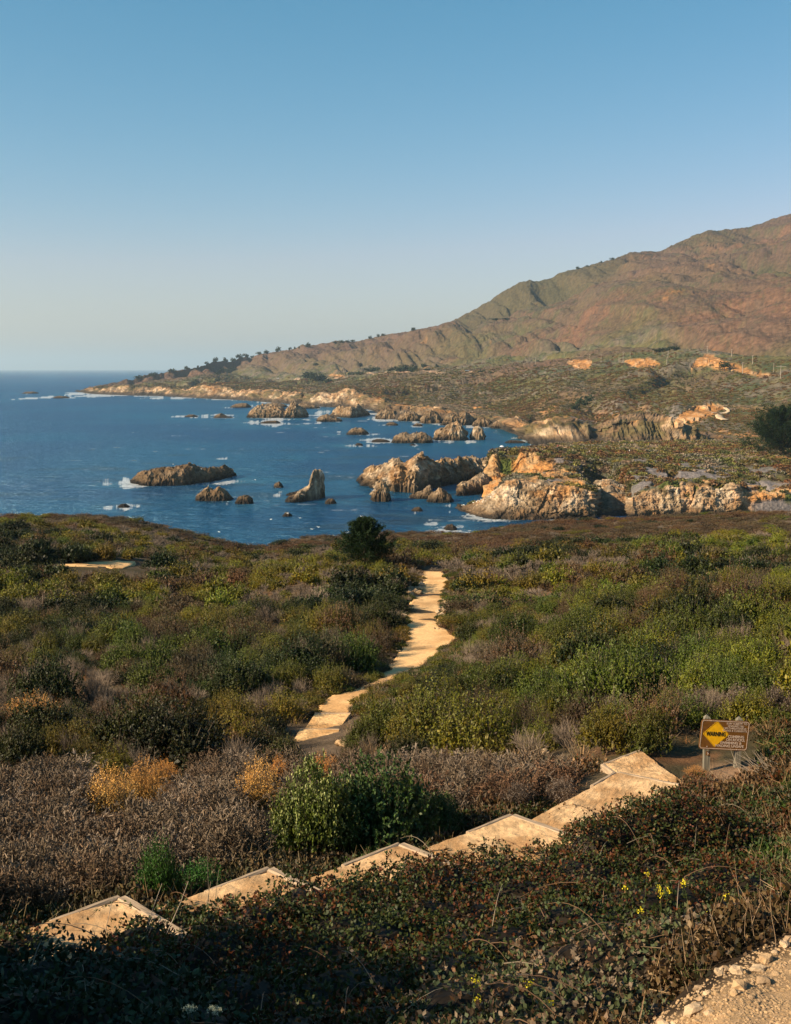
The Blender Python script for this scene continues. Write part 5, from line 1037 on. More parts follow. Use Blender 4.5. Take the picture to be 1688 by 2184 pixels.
# white umbel at the bottom edge
for i, (vx, vy) in enumerate(((405, 2150), (458, 2152))):
    p = Vector(D(vx, vy, 6.9).tolist()); r = np.random.default_rng(i); e = empty('white_umbel', (p.x, p.y, gz(p.x, p.y)), ['left of two white umbel flowers at the bottom edge', 'right of two white umbel flowers at the bottom edge'][i], 'flower'); hh = p.z - gz(p.x, p.y)
    b = PB(); b.tube([(0, 0, 0), (0.01, 0, hh * .5), (0, 0, hh - .03)], .004, (.08, .10, .04), 4); f = PB()
    for k in range(26):
        a = r.uniform(0, 6.28); q = math.sqrt(r.random()) * .045; t = np.array([math.cos(a) * q, math.sin(a) * q, hh - q * q * 6]); b.tube([(0, 0, hh - .03), t], .0012, (.1, .12, .05), 3); f.leaves(t + r.normal(size=(8, 3)) * .005, rd(8, r), .008, .008, (.55, .58, .42), r)
    link('stem', b.mesh('stem', M_bram), e); link('flower_head', f.mesh('flower_head', M_petal), e)
# dry grass and weeds above the dirt bank
wd = [tuft('dry_weed', 720, 46, (.30, .22, .13), .42, .006, .7), tuft('dry_weed', 721, 40, (.22, .13, .07), .36, .007, .9), tuft('dry_weed', 722, 40, (.10, .12, .04), .3, .008, .8)]
wsrc = []
for i, (vx_, vy_) in enumerate(((1600, 1992), (1500, 2070), (1420, 2120))):
    o = link('dry_weed', wd[i], None, hit(vx_, vy_)); o.scale = (.8,) * 3; tag(o, ['straw coloured grass tuft above the right end of the dirt bank', 'brown weed at the upper edge of the dirt bank', 'green weed at the left end of the dirt bank'][i], 'weed'); wsrc.append(o)
wp = []
while len(wp) < 360:
    a_ = (random.uniform(930, 1760), random.uniform(1880, 2250)); p_ = hit(*a_)
    lim = np.interp(a_[0], [1330, 1400, 1500, 1560, 1620, 1688, 1900], [2190, 2150, 2085, 2035, 1995, 1970, 1940])
    if p_ and (a_[1] < lim or a_[0] < 1330) and random.random() < (.25 + .75 * (a_[0] - 930) / 800): wp.append(tuple(p_))
wp = np.array(wp); k = len(wp); s_ = rng.uniform(.35, .85, k) * np.clip(wp[:, 1] / 9, .5, 1.1); gn_scatter('dry_weeds', wp, rng.random(k) * 6.28, np.column_stack([s_, s_, s_]), rng.choice(3, k, p=[.34, .31, .35]), wsrc, 'mixed dry grass and weeds above the dirt bank')
# feathery fern-like leaves
e = custom(green_shrub('foliage', 777, 260, 14, .02, (.03, .085, .035), (.04, .10, .04), .3, .25), 'feathery_plant', 'blue green feathery plant left of the mustard flowers', 1330, 2015, 130, 60, 'plant', br=False)

# ------------------------------------------------------------------ stones
def stone_mesh(name, seed, sub=2, rough=.25):
    import bmesh
    bm = bmesh.new(); bmesh.ops.create_icosphere(bm, subdivisions=sub, radius=1); r = random.Random(seed); sx, sy, sz = r.uniform(.8, 1.2), r.uniform(.7, 1.1), r.uniform(.5, .8)
    for v in bm.verts:
        d = 1 + rough * mnoise.noise(v.co * 1.3 + Vector((seed, 0, 0))) * 2; v.co = Vector((v.co.x * sx, v.co.y * sy, v.co.z * sz)) * d
    me = bpy.data.meshes.new(name); bm.to_mesh(me); bm.free(); me.materials.append(M_stone)
    a = me.attributes.new('col', 'FLOAT_COLOR', 'POINT'); c = r.choice([(.40, .27, .15), (.34, .23, .125), (.45, .33, .21), (.31, .215, .13)]); a.data.foreach_set('color', [x for _ in me.vertices for x in (*c, 1)])
    return me
ST = [stone_mesh('stone', i, 2) for i in range(6)]; STs = [stone_mesh('pebble', 20 + i, 1) for i in range(4)]
def stone(loc, s, label, group, name='stone'):
    o = link(name, random.choice(ST), None, loc); o.rotation_euler = (random.uniform(-.4, .4), random.uniform(-.4, .4), random.uniform(0, 6)); o.scale = (s, s, s); tag(o, label, 'stone', group); return o
for i in range(34):
    p = hit(878 + random.uniform(-8, 22), 1255 + random.gauss(0, 5) + random.uniform(0, 10)); stone(p + Vector((0, 0, .1)), random.uniform(.10, .24), 'pale stone in the pile left of the upper path', 'stones piled left of the upper path')
for i in range(46):
    y = random.uniform(1282, 1345); p = hit(np.interp(y, [1282, 1310, 1345], [950, 938, 936]) + random.gauss(3, 5), y); stone(p + Vector((0, 0, .05)), random.uniform(.05, .15), 'pale stone edging the right side of the upper path', 'stones edging the right of the path')
for i in range(40):
    y = random.uniform(1315, 1400); p = hit(np.interp(y, [1315, 1345, 1370, 1400], [866, 864, 862, 848]) - abs(random.gauss(3, 6)), y); stone(p + Vector((0, 0, .05)), random.uniform(.05, .14), 'pale stone edging the left side of the path', 'stones edging the left of the path')
for i in range(22):
    p = hit(765 + random.uniform(-38, 45), 1590 + random.gauss(0, 4)); stone(p + Vector((0, 0, .06)), random.uniform(.04, .13), 'pale stone right of the two lower steps', 'stones right of the two lower steps')
for i in range(22):
    p = hit(1140 + random.uniform(-28, 30), 1604 + random.gauss(0, 4)); stone(p + Vector((0, 0, .06)), random.uniform(.04, .12), 'pale stone in front of the rounded green shrubs', 'stones in front of the green shrubs')
def dirt_y(x): return np.interp(x, [1380, 1450, 1560, 1640, 1720], [2184, 2140, 2060, 2018, 1995])
for i in range(75):
    x = random.uniform(1390, 1700); y = dirt_y(x) + abs(random.gauss(20, 60)); p = hit(x, y)
    if p: s_ = random.choice([.008, .010, .013, .018, .034]) * random.uniform(.8, 1.3); stone(p + Vector((0, 0, s_ * .2)), s_, 'pale stone lying on the bare dirt in the bottom right corner', 'stones on the bare dirt')
pp = []
for i in range(2600):
    x = random.uniform(1380, 1760); y = dirt_y(x) + random.uniform(-5, 190); p = hit(x, y)
    if p: pp.append(p)
psrc = []
for i, m in enumerate(STs):
    o = link('pebble', m, None, hit(1600 + 20 * i, 2150)); o.scale = (.012,) * 3; tag(o, 'small pebble on the bare dirt near the bottom edge', 'stone', 'small pebbles on the dirt'); psrc.append(o)
k = len(pp); s_ = rng.uniform(.003, .011, k); gn_scatter('dirt_clods', np.array([tuple(p) for p in pp]), rng.random(k) * 6.28, np.column_stack([s_, s_, s_]), rng.integers(0, 4, k), psrc, 'crumbs of dirt on the bare bank')
gp_pts = []
for tp in step_tops:
    n = 260; a, b = rng.random(n) * (tp.shape[1] - 1), rng.random(n) * (tp.shape[0] - 1); gp_pts.append(tp[b.astype(int), a.astype(int)] + rng.normal(size=(n, 3)) * [.03, .03, 0])
q = PV.reshape(-1, 3); q = q[rng.integers(0, len(q), 2500)] + rng.normal(size=(2500, 3)) * [.12, .2, 0]; 
gp_pts = np.concatenate(gp_pts); k = len(gp_pts); s_ = rng.uniform(.004, .011, k); gn_scatter('gravel', gp_pts, rng.random(k) * 6.28, np.column_stack([s_, s_, s_ * .7]), rng.integers(0, 4, k), psrc, 'loose gravel on the steps')

# ------------------------------------------------------------------ warning sign
sd = 19.9
TLc, TRc, BRc, BLc = [D(x, y, sd + o_) for x, y, o_ in ((1495,1534.5,0),(1599,1539.5,.10),(1597,1603,.10),(1493,1598,0))]
c0 = (TLc + TRc + BRc + BLc) / 4; ex = unit((TRc - TLc) + (BRc - BLc)); ey = unit((TLc - BLc) + (TRc - BRc)); ez = unit(np.cross(ex, ey)); ey = np.cross(ez, ex)
SW, SHH = np.linalg.norm(TRc - TLc), np.linalg.norm(TLc - BLc)
gzs = gz(c0[0], c0[1]); sign = empty('warning_sign', (c0[0], c0[1], gzs), 'brown park warning sign with a yellow diamond on two wooden posts', 'sign')
MS = Matrix(((ex[0], ey[0], ez[0], c0[0]), (ex[1], ey[1], ez[1], c0[1]), (ex[2], ey[2], ez[2], c0[2]), (0, 0, 0, 1)))
inv = Matrix.Translation(-sign.location)
M_brown = plain('sign_brown', (.165, .070, .014), .45, .4, (14, .8, 1.25)); M_cream = plain('sign_cream', (.62, .47, .36), .55, .3, (60, .75, 1.15)); M_yel = plain('sign_yellow', (.88, .46, .008), .45, .4, (12, .85, 1.12)); M_blk = plain('sign_black', (.018, .012, .01), .5)
def rrect(w, h, r, n=6):
    o_ = []
    for cx, cy, a0 in ((w/2 - r, h/2 - r, 0), (-w/2 + r, h/2 - r, 90), (-w/2 + r, -h/2 + r, 180), (w/2 - r, -h/2 + r, 270)):
        for k in range(n + 1): a = R(a0 + 90 * k / n); o_.append((cx + r * math.cos(a), cy + r * math.sin(a)))
    return o_
def plate(name, pts, z0, z1, m, parent=None, hole=None):
    n = len(pts); V = [(x, y, z1) for x, y in pts] + [(x, y, z0) for x, y in pts]
    Fs = []
    if hole is None: Fs = [np.array([list(range(n))]), np.array([list(range(2 * n - 1, n - 1, -1))]), np.array([[i, i + n, (i + 1) % n + n, (i + 1) % n] for i in range(n)])]
    else:
        V += [(x, y, z1) for x, y in hole] + [(x, y, z0) for x, y in hole]
        Fs = [np.array([[i, (i + 1) % n, 2*n + (i + 1) % n, 2*n + i] for i in range(n)] + [[i, i + n, (i + 1) % n + n, (i + 1) % n] for i in range(n)] + [[2*n + i, 2*n + (i + 1) % n, 3*n + (i + 1) % n, 3*n + i] for i in range(n)])]
    o = link(name, mesh(name, np.array(V), Fs, m), parent or sign); o.matrix_local = (inv @ MS) if parent is None else Matrix(); return o
board = plate('sign_board', rrect(SW, SHH, .055), -.012, 0, M_brown)
plate('border', rrect(SW - .028, SHH - .028, .046), 0.0005, .0025, M_cream, board, hole=rrect(SW - .050, SHH - .050, .036))
mx = lambda zx, zy: ((zx - 770) / 1085 * SW, -(zy - 655) / 660 * SHH)       # from the close-up
dcx, dcy = (580 - 770) / 1075 * SW, .012
def dia(s, r=.02, n=4): 
    q = rrect(s, s, r, n); return [((x - y) * .7071 * 1.03 + dcx, (x + y) * .7071 + dcy) for x, y in q]
ds = .345 * SHH / .55
plate('diamond', dia(ds * 1.0, .03), .0005, .0022, M_yel, board)
plate('diamond_edge', dia(ds * .955, .027), .0024, .0034, M_blk, board, hole=dia(ds * .935, .025))
def text(s, size, x, y, m, z=.0024, align='RIGHT', off=0, name='lettering', parent=None, spc=1.0):
    cu = bpy.data.curves.new('t', 'FONT'); cu.body = s; cu.size = size; cu.align_x = align; cu.align_y = 'CENTER'; cu.offset = off; cu.extrude = .0008; cu.resolution_u = 3; cu.space_character = spc
    to = bpy.data.objects.new('t', cu); COL.objects.link(to); bpy.context.view_layer.update(); me = bpy.data.meshes.new_from_object(to.evaluated_get(bpy.context.evaluated_depsgraph_get())); bpy.data.objects.remove(to)
    me.name = name; me.materials.clear(); me.materials.append(m); o = link(name, me, parent or board); o.location = (x, y, z); return o
ang = 0
o_ = text('WARNING', .108 * SW / .9, dcx - .002, dcy, M_blk, .0045, 'CENTER', .0028); o_.scale = (.68, 1, 1)
u = SW / 1085; 
for s, zy, rx in (('SURF SUBJECT TO', 412, 1250), ('UNEXPECTED', 465, 1183), ('LIFE-THREATENING', 517, 1240), ('WAVES & CURRENTS', 568, 1258)):
    text(s, .047 * SW / .9, (rx - 770) * u, (655 - zy) * u + (rx - 770) * u * .03, M_cream, .0024, 'RIGHT', .0006, spc=1.02)
for s, zy, rx in (('CLIMBING', 695, 1213), ('ON ROCKS,', 765, 1240), ('SWIMMING &', 835, 1168), ('WADING UNSAFE', 905, 1228)):
    text(s, .066 * SW / .9, (rx - 770) * u, (655 - zy) * u + (rx - 770) * u * .03, M_cream, .0024, 'RIGHT', .0016)
for (zx, zy) in ((440, 352), (1115, 385), (410, 918), (1080, 960)):
    x, y = (zx - 770) * u, (655 - zy) * u; plate('bolt', [(x + .009 * math.cos(a), y + .009 * math.sin(a)) for a in np.linspace(0, 6.283, 9)[:-1]], .0004, .005, M_cream, board)
for xs, yb, yt in ((1508, 1655, 1527), (1573, 1640, 1531)):
    g = hit(xs, yb); top = D(xs + (2 if xs < 1540 else 6), yt, sd + .11).tolist(); bx_ = Vector(D(xs, yb, sd + .11).tolist()); gzp = gz(bx_.x, bx_.y) - .3
    w = .052; V = []; 
    for z, x_ in ((gzp, bx_.x), (top[2] - .04, top[0])):
        for a, b in ((-w, -w), (w, -w), (w, w), (-w, w)): V.append((x_ + a, sd + .12 + .02 + b, z))
    V += [(top[0] - w * .3, sd + .12, top[2] + .02), (top[0] + w * .1, sd + .16, top[2] + .015)]
    V = np.array(V) - np.array(sign.location)
    Fq = [[0, 1, 5, 4], [1, 2, 6, 5], [2, 3, 7, 6], [3, 0, 4, 7]]; Ft = [[4, 5, 8], [5, 6, 9], [5, 9, 8], [6, 7, 9], [7, 8, 9], [7, 4, 8]]
    po = link('post', mesh('post', V, [np.array(Fq), np.array(Ft)], M_post), sign)
    if xs < 1540:
        a_ = D(1505.5 + 1.5, 1605.5, sd + .08); o_ = plate('number_plate', rrect(.075, .075, .006), 0, .003, M_brown); o_.matrix_local = inv @ Matrix.Translation((a_[0] + .028, a_[1] - .005, a_[2] - .015)) @ MS.to_3x3().to_4x4()
        text('9', .075, 0, 0, M_cream, .0035, 'CENTER', .003, 'number', o_)

# ------------------------------------------------------------------ cypress trees
def cypress(name, label, base, H, Wd, seed, n=70, leaf=.12, lk=60, col=(.013, .028, .008), group=None, cone=.75):
    r = np.random.default_rng(seed); e = empty(name, base, label, 'tree', group); b = PB(); t = PB()
    t.tube([(0, 0, -.3), (0, 0, H * .3), (.02 * H, 0, H * .6), (0, .01 * H, H * .92)], np.array([.035, .028, .016, .004]) * H, (.10, .075, .055), 7)
    for k in range(n):
        f = (k + .5) / n; z = H * (.04 + .86 * f); a = k * 2.399 + r.uniform(-.3, .3); L = Wd * .5 * (1 - f) ** cone * r.uniform(.72, 1.15) + .05 * H; el = r.uniform(.15, .6) + .65 * f
        d = np.array([math.cos(a) * math.cos(el), math.sin(a) * math.cos(el), math.sin(el)]); p0 = np.array([0, 0, z * .9]); pts_ = [p0]
        for j in range(5): pts_.append(pts_[-1] + d * L / 5); d = unit(d + [0, 0, .03])
        t.tube(pts_, np.linspace(.012, .002, 6) * H * .6, (.09, .07, .05), 4)
        tt = r.uniform(.25, 1.08, lk)[:, None]; c = p0 + (pts_[-1] - p0) * tt; wd = L * .26 * (1.15 - tt * .8); c = c + rd(lk, r) * wd * [1, 1, .45]; ax = unit(d + rd(lk, r) * .55 + [0, 0, .2])
        m = 5; q = np.repeat(c, m, 0) + rd(lk * m, r) * leaf * .8; b.leaves(q, unit(np.repeat(ax, m, 0) + rd(lk * m, r) * .5), leaf * r.uniform(.8, 1.6, lk * m), leaf * .38, col, r, .35)
    link('trunk', t.mesh('trunk', M_twig), e); link('crown', b.mesh('crown', M_cyp), e); return e
p = hit(778, 1216); cypress('cypress_tree', 'small dark cypress standing alone at the top of the path', p, 128 / F * p.y, 150 / F * p.y, 3, 90, .12, 64)
p = hit(1668, 976, T_head); cypress('cypress_tree', 'large dark cypress cut off by the right edge', p - Vector((0, 0, 1)), 106 / F * p.y, 180 / F * p.y, 4, 120, .6, 90, cone=.5)
def far_tree(vx, vy, w, h, label, group=None, T=None, name='far_tree', up=None):
    p = hit(vx, vy, T or T_far)
    if p is None:
        for dy in range(1, 14):
            p = hit(vx, vy + dy, T_far)
            if p: break
    if p is None: return
    return p
FT = []
def ft_mesh(seed):
    r = np.random.default_rng(seed); b = PB(); 
    for k in range(9):
        c = np.array([r.uniform(-.6, .6), r.uniform(-.5, .5), r.uniform(.35, .85)]); n = 26; p_ = c + rd(n, r) * r.uniform(.2, .4); b.leaves(p_, rd(n, r), .28, .2, (.022, .036, .016), r, .4)
    return b.mesh('crown', M_cyp)
def trunk_mesh():
    b = PB(); b.tube([(0, 0, -.3), (.02, 0, .3), (0, 0, .8)], np.array([.07, .05, .02]), (.08, .06, .05), 5); return b.mesh('trunk', M_twig)
FT = [ft_mesh(900 + i) for i in range(5)]; TM = trunk_mesh()
def put_ft(vx, vy, w, h, label, group, search=14):
    p = None
    for dy in range(0, search):
        p = hit(vx, vy + dy, T_far)
        if p: break
    if not p: return
    r_ = w / F * p.y / 1.5; hz = h / F * p.y / 1.05
    e = empty('cypress_tree', p - Vector((0, 0, hz * .1)), label, 'tree', group, random.uniform(0, 6)); e.scale = (r_, r_, hz); link('crown', random.choice(FT), e); link('trunk', TM, e)
SKY = [(400,782,15,7),(422,775,6,6),(440,772,8,6),(460,768,11,10),(482,765,15,9),(497,763,12,8),(510,761,13,9),(524,759,12,7),(538,757,11,6),(552,756,10,6),(570,752,11,9),(594,748,13,10),(619,746,6,6),(629,745,5,5),(638,744,5,5),(656,741,10,11),(716,734,8,6),(728,732,9,6),(741,730,9,5),(753,728,8,5),(790,721,8,7),(807,718,6,6),(818,716,8,5),(881,706,11,7),(1232,575,7,6),(1254,569,6,4),(1284,560,6,4),(1306,554,9,5),(300,808,18,8),(327,803,18,8),(367,795,16,8)]
for a in SKY: put_ft(*a, 'dark tree on the skyline of the far ridge', 'trees along the skyline of the far ridge')
GRP = [(655,808,26,14),(672,812,26,16),(690,812,24,14),(698,818,20,12),(480,793,20,8),(492,796,18,9),(500,790,16,7),(468,800,12,7),(416,815,10,6),(750,800,22,7),(768,800,20,7),(790,794,24,9),(805,790,18,8),(674,780,9,6),(835,792,14,8),(850,793,20,12),(868,792,22,13),(884,792,20,12),(905,784,13,10),(933,784,9,7),(1028,795,14,5),(912,792,18,7)]
for a in GRP: put_ft(*a, 'dark tree in the groves near the coast road', 'trees in groves near the coast road')
for a in [(1240,866,26,16),(1256,858,24,14),(1228,876,20,14)]: put_ft(*a, 'dark green tree in the gully behind the headland', 'trees in the gully')
for a in [(1420,748,26,7),(1440,746,26,7),(1400,750,18,5),(1062,684,26,5),(1080,682,18,4)]: put_ft(*a, 'low dark bush on the lower mountainside', 'bushes on the lower mountainside')
put_ft(1546, 786, 22, 14, 'single dark cypress growing in the longest road cut', None)

# ------------------------------------------------------------------ utility poles, cars, walkers, birds
def pole_mesh(arm):
    b = PB(); b.tube([(0, 0, -1), (0, 0, 5), (0, 0, 10)], np.array([.26, .22, .18]), (.40, .34, .28), 6); return b.mesh('pole', M_twig)
def arm_mesh():
    V = np.array([(x, y, z) for z in (9.0, 9.25) for x, y in ((-1.3, -.2), (1.3, -.2), (1.3, -.36), (-1.3, -.36))]); return mesh('cross_arm', V, np.array([[3,2,1,0],[4,5,6,7],[0,1,5,4],[1,2,6,5],[2,3,7,6],[3,0,4,7]]), M_pole)
PM, AM = pole_mesh(0), arm_mesh()
PL = [(1258.8,769,756.4),(1282.6,775.4,756),(1329.6,772.6,750),(1345,762.6,751),(1393.5,757,747.4),(1425.4,763.4,749),(1422.9,778,762.6),(1509,756.4,738.5),(1561,762,745),(1605.7,779,758),(1472.4,783.8,773.8),(1584.4,799,773),(1650.8,793,775),(1665.6,808,780),(1143,778,763),(1050,789,778),(989,791.5,781.5),(1204,764,754),(606,809,799),(541,808,798)]
for (x, yb, yt) in PL:
    p = hit(x, yb, T_far); hh = (yb - yt) / F * p.y / 10
    e = empty('utility_pole', p, 'pale wooden utility pole near the coast road' if x != 1665.6 else 'utility pole with a wide cross arm nearest the right edge', 'utility pole', 'utility poles along the coast road' if x != 1665.6 else None); e.scale = (max(hh, .8),) * 2 + (hh,)
    link('post', PM, e); a = link('cross_arm', AM, e)
    if x == 1665.6: a.scale = (3, 1, 1)
def car(vx, vy, label, c):
    p = hit(vx, vy, T_far); m = plain('car_paint', c, .3); gl = plain('car_glass', (.02, .025, .03), .1); e = empty('car', p + Vector((0, 0, .6)), label, 'car')
    def prism(name, prof, w, mt, par, y0=0):
        n = len(prof); V = np.array([(x, y0 - w, z) for x, z in prof] + [(x, y0 + w, z) for x, z in prof]); return link(name, mesh(name, V, [np.array([list(range(n))]), np.array([list(range(2*n - 1, n - 1, -1))]), np.array([[i, i + n, (i + 1) % n + n, (i + 1) % n] for i in range(n)])], mt), par)
    prism('body', [(-2.2, .3), (2.2, .3), (2.2, .85), (1.3, .95), (.8, 1.0), (-1.9, 1.0), (-2.2, .9)], .9, m, e); prism('cabin', [(-1.7, 1.0), (.9, 1.0), (.3, 1.5), (-1.3, 1.5)], .8, gl, e)
    for x in (-1.35, 1.35):
        for y in (-.85, .85): b = PB(); b.tube([(x, y - .1, .33), (x, y + .1, .33)], .33, (.02, .02, .02), 12); link('wheel', b.mesh('wheel', M_twig), e)
    e.scale = (1.3,) * 3
car(593, 808.5, 'white car on the coast road far left', (.8, .8, .78)); car(997, 793, 'blue grey car on the coast road in the middle', (.3, .4, .5))
def person(loc, label, shirt, trousers, rz=0, stride=.25, hat=None, extra=None):
    me = bpy.data.meshes.new('body'); V = [(0, 0, .95), (0, 0, 1.2), (0, 0, 1.42), (0, 0, 1.5), (0, 0.02, 1.66), (.1, 0, .9), (.11, stride, .48), (.11, stride * .8, .06), (.11, stride * .8 + .14, .03), (-.1, 0, .9), (-.11, -stride * .6, .48), (-.11, -stride * 1.1, .08), (-.11, -stride * 1.1 + .14, .03), (.2, 0, 1.4), (.25, -.08, 1.12), (.25, .1, .9), (-.2, 0, 1.4), (-.25, .06, 1.12), (-.24, .22, .95)]
    E = [(0, 1), (1, 2), (2, 3), (3, 4), (0, 5), (5, 6), (6, 7), (7, 8), (0, 9), (9, 10), (10, 11), (11, 12), (2, 13), (13, 14), (14, 15), (2, 16), (16, 17), (17, 18)]
    rad = [.13, .14, .13, .06, .11, .09, .065, .05, .04, .09, .065, .05, .04, .06, .045, .035, .06, .045, .035]
    me.from_pydata(V, E, []); o = bpy.data.objects.new('person', me); COL.objects.link(o); o.location = loc; o.rotation_euler = (0, 0, rz); o.scale = (1.0,) * 3
    sk = o.modifiers.new('skin', 'SKIN')
    for i, r_ in enumerate(rad): me.skin_vertices[0].data[i].radius = (r_, r_)
    me.skin_vertices[0].data[0].use_root = True; o.modifiers.new('sub', 'SUBSURF').levels = 1
    m, n, l, b = newmat('clothing'); tc = n.new('ShaderNodeTexCoord'); sx = n.new('ShaderNodeSeparateXYZ'); l.new(tc.outputs['Object'], sx.inputs[0]); cr = n.new('ShaderNodeValToRGB'); cr.color_ramp.interpolation = 'CONSTANT'
    mr = n.new('ShaderNodeMath'); mr.operation = 'DIVIDE'; mr.inputs[1].default_value = 2; l.new(sx.outputs[2], mr.inputs[0]); l.new(mr.outputs[0], cr.inputs[0]); cr.color_ramp.elements[0].color = (*trousers, 1); e1_ = cr.color_ramp.elements[1]; e1_.position = .47; e1_.color = (*shirt, 1)
    e2_ = cr.color_ramp.elements.new(.735); e2_.color = (.45, .28, .2, 1); e3 = cr.color_ramp.elements.new(.86); e3.color = (*(hat or (.05, .03, .02)), 1); l.new(cr.outputs[0], b.inputs['Base Color']); me.materials.append(m); tag(o, label, 'person'); return o
def on_head(vx, vy): 
    for dy in range(0, 12):
        p = hit(vx, vy + dy, T_head)
        if p: return p
for a in [((1258, 969), 'walker in white on the left of the two on the headland', (.8, .78, .75), (.5, .45, .4), 1.2, .25, (.7, .6, .4)), ((1343, 967), 'walker in white top and dark trousers on the headland', (.85, .83, .8), (.06, .05, .05), -1.2, .22, None),
          ((1083, 963), 'person in dark clothes at the clifftop beside the parasol', (.04, .04, .06), (.03, .03, .04), 0, .02, None), ((1072, 963), 'person in dark clothes under the white parasol on the clifftop', (.05, .05, .07), (.03, .03, .04), 0, .02, None),
          ((1190, 957), 'person in a red jacket sitting area behind the headland edge', (.45, .05, .04), (.1, .08, .07), 0, .02, None)]:
    p = on_head(*a[0])
    if p: person(p, a[1], *a[2:])
p = on_head(1071, 963)
if p:
    e = empty('parasol', p, 'open white parasol held above a person on the clifftop', 'parasol'); b = PB(); b.tube([(0, 0, .9), (0, 0, 2.2)], .02, (.3, .3, .3), 5); link('pole', b.mesh('pole', M_twig), e)
    n = 8; V = [(0, 0, 2.35)] + [(math.cos(k / n * 6.283) * .5, math.sin(k / n * 6.283) * .5, 2.28) for k in range(n)] + [(math.cos(k / n * 6.283) * 1.0, math.sin(k / n * 6.283) * 1.0, 1.95) for k in range(n)]
    link('canopy', mesh('canopy', np.array(V), [np.array([[0, 1 + k, 1 + (k + 1) % n] for k in range(n)]), np.array([[1 + k, 1 + n + k, 1 + n + (k + 1) % n, 1 + (k + 1) % n] for k in range(n)])], plain('parasol_cloth', (.8, .8, .82), .8)), e)
# bench on the far slope
p = hit(1533, 885, T_far)
if p:
    e = empty('viewing_bench', p, 'grey rail of a viewing spot beside the far path', 'railing')
    for k in range(4):
        b = PB(); b.tube([(-5 + k * 3.3, 0, -1), (-5 + k * 3.3, 0, 1.6)], .15, (.35, .32, .3), 5); link('post', b.mesh('post', M_twig), e)
    for z in (.7, 1.5): b = PB(); b.tube([(-5.2, 0, z), (5.2, 0, z)], .12, (.35, .32, .3), 5); link('rail', b.mesh('rail', M_twig), e)
# gulls
def gull_mesh(fly):
    b = PB(); x = np.linspace(-1, 1, 7); b.tube([(t * .28, 0, .2 + .05 * t + (.10 if t > .8 else 0)) for t in x], np.array([.02, .07, .1, .11, .09, .06, .045]), (.80, .79, .76), 7)
    V = b
    if fly:
        for s in (1, -1): V.leaves(np.array([[0.05, 0, .22]]), unit(np.array([[-.1, s * 1., .18]])), .75, .22, (.55, .55, .56), np.random.default_rng(1), 0)
    else:
        V.sticks(np.array([[0, .04, .2], [0, -.04, .2]]), np.array([[0, .04, 0], [0, -.04, 0]]), .02, (.6, .3, .05), np.random.default_rng(1), 0, 1)
    return V.mesh('gull', M_petal)
GM = [gull_mesh(0), gull_mesh(1)]
for (x, y) in [(986,1079),(990,1078),(994,1077),(998,1075.5),(1002,1074.5),(1006,1072.5),(1010,1073),(1013,1070),(1017,1071),(1020,1068.5),(1024,1070),(1027,1066),(1032,1068),(1037,1065),(1042,1061),(1047,1060),(1053,1056),(1030,1072),(1037,1070)]:
    p = hit(x, y + 1, T_head) or hit(x, y + 4, T_head)
    if p: o = link('seagull', GM[0], None, p); o.rotation_euler = (0, 0, random.uniform(0, 6)); o.scale = (1.3,) * 3; tag(o, 'white gull standing on the low end of the headland', 'bird', 'gulls on the low end of the headland')
for (x, y) in [(370,992),(392,1000),(410,998),(430,1002),(380,1006),(675,1003),(352,1010)]:
    d = P(x, 1036, CZ)[1] + 8; q = D(x, y, d); o = link('seagull', GM[0], None, q); o.scale = (1.3,) * 3; o.rotation_euler = (0, 0, random.uniform(0, 6)); tag(o, 'white gull perched on a rock in the sea', 'bird', 'gulls perched on sea rocks')
for (x, y) in [(797,1048),(468,1137),(578,1110),(614,1097),(640,1107),(666,1131),(680,1127),(752,1126),(760,1128),(772,1104),(545,1025),(741,1138)]:
    q = P(x, y, CZ - 4); o = link('seagull', GM[1], None, q); o.scale = (1.25,) * 3; o.rotation_euler = (random.uniform(-.3, .3), 0, random.uniform(0, 6)); tag(o, 'white gull flying low over the cove', 'bird', 'gulls flying over the cove')

# ------------------------------------------------------------------ scrub on headland and far slopes
def lump(seed, n=70, col=(.085, .078, .028)):
    r = np.random.default_rng(seed); b = PB(); d = rd(n, r); d[:, 2] = abs(d[:, 2]); p_ = d * [.9, .9, .55] * r.uniform(.7, 1, (n, 1)); b.leaves(p_, unit(d + rd(n, r)), .5, .38, col, r, .4); return b.mesh('low_shrub', M_leaf)
LM = [lump(1, col=(.125, .102, .036)), lump(2, col=(.080, .078, .028)), lump(3, col=(.17, .135, .10)), lump(4, col=(.14, .078, .038)), lump(5, col=(.145, .128, .034))]
lo = []
for i, (x, y) in enumerate(((1230, 990), (1340, 985), (1420, 985), (1480, 1000), (1390, 990))):
    p = on_head(x, y); o = link('low_shrub', LM[i], None, p); o.scale = (1.6, 1.6, 1.4); lo.append(o); tag(o, ('rounded olive low shrub above the dark gully of the headland', 'rounded dark green low shrub right of the headland gully', 'grey low shrub on the scrubby top of the headland', 'rusty low shrub farthest right of the five on the headland', 'yellow green low shrub in the middle of the headland')[i], 'shrub', 'low shrubs on top of the headland')
def sample(Gr, n, wgt):
    g = Gr; a = np.linalg.norm(np.cross(g[1:, :-1] - g[:-1, :-1], g[:-1, 1:] - g[:-1, :-1]), axis=-1) * wgt[:-1, :-1]; a = a.ravel(); a /= a.sum(); i = rng.choice(len(a), n, p=a); r0, c0_ = np.divmod(i, g.shape[1] - 1); s, t = rng.random((n, 1)), rng.random((n, 1))
    return g[r0, c0_] * (1 - s) * (1 - t) + g[r0 + 1, c0_] * s * (1 - t) + g[r0, c0_ + 1] * (1 - s) * t + g[r0 + 1, c0_ + 1] * s * t
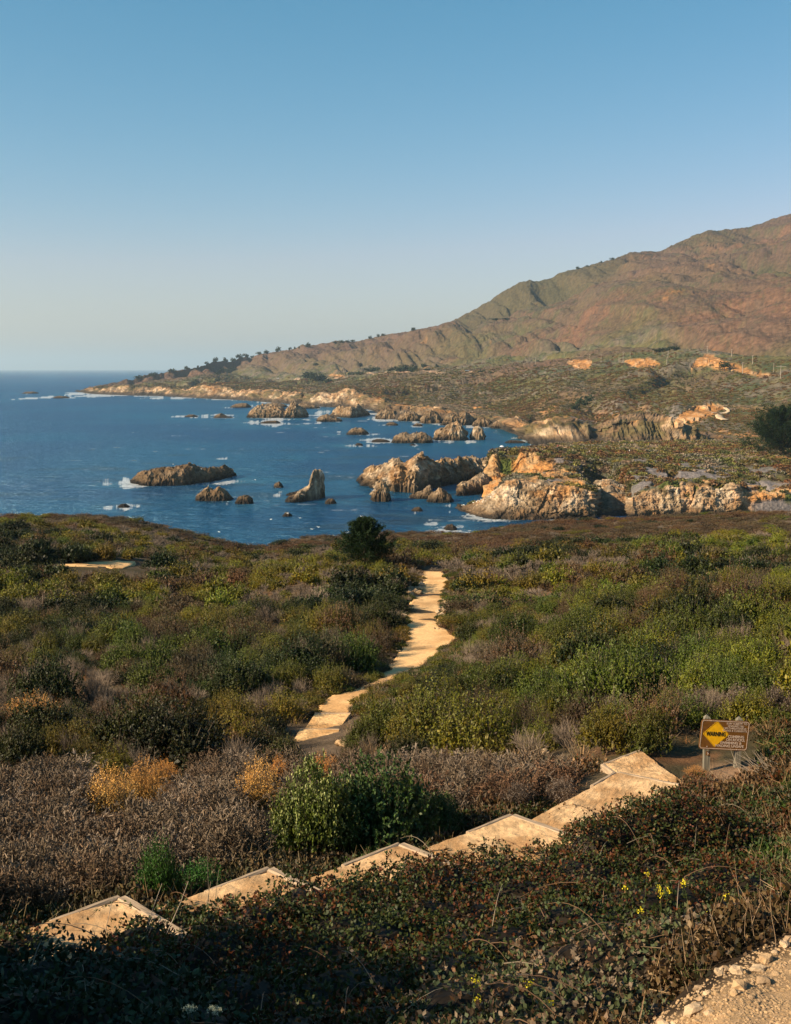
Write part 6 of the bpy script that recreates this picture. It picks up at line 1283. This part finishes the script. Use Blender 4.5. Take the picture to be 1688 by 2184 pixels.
wH = (1 - Hrk) * (1 - .85 * Hscr) * (HK > 2.0) * (HK < 7.02) * (HU < 1800)
q = sample(HG, 9000, wH); s_ = rng.uniform(.7, 1.9, len(q)); z1 = fbm(q, 14, 3, 5) + (rng.random(len(q)) - .5) * .3; vi = np.digitize(z1, [.38, .46, .54, .62]); vi = np.array([3, 0, 4, 1, 2])[vi]
gn_scatter('headland_scrub', q - [0, 0, .15], rng.random(len(q)) * 6.28, np.column_stack([s_, s_, s_ * rng.uniform(.7, 1.1, len(q))]), vi, lo, 'olive and brown scrub over the top of the headland')
wF = (FK > 2.15) * (1 - ss(2.6, 4.6, FK)) * (FU < 1760) * (1 - cuts) * np.exp(-FG[..., 1] / 1500) / np.clip(FG[..., 1] / 800, 1, 9)
q = sample(FG, 34000, wF); s_ = rng.uniform(.6, 1.7, len(q)) * np.clip(q[:, 1] / 900, .8, 1.8); z1 = fbm(q, 60, 4, 5) + (rng.random(len(q)) - .5) * .3; vi = np.array([3, 0, 0, 1, 2])[np.digitize(z1, [.40, .46, .54, .62])]
gn_scatter('hillside_scrub', q - [0, 0, .3], rng.random(len(q)) * 6.28, np.column_stack([s_, s_, s_ * .8]), vi, lo, 'scrub dotted over the slopes behind the headland')

# ------------------------------------------------------------------ air
bx0, bx1, by0, by1, bz0, bz1 = -70000, 70000, -300, 90000, -6, 640
V = np.array([(x, y, z) for z in (bz0, bz1) for x, y in ((bx0, by0), (bx1, by0), (bx1, by1), (bx0, by1))])
mh = bpy.data.materials.new('haze_air'); mh.use_nodes = True; nn = mh.node_tree.nodes; nn.remove(nn['Principled BSDF']); pv = nn.new('ShaderNodeVolumePrincipled'); pv.inputs['Density'].default_value = HAZE; pv.inputs['Color'].default_value = (.60, .82, 1.0, 1); pv.inputs['Anisotropy'].default_value = .2
mh.node_tree.links.new(pv.outputs[0], nn['Material Output'].inputs['Volume'])
hz = link('haze', mesh('haze', V, np.array([[3,2,1,0],[4,5,6,7],[0,1,5,4],[1,2,6,5],[2,3,7,6],[3,0,4,7]]), mh)); hz['kind'] = 'stuff'
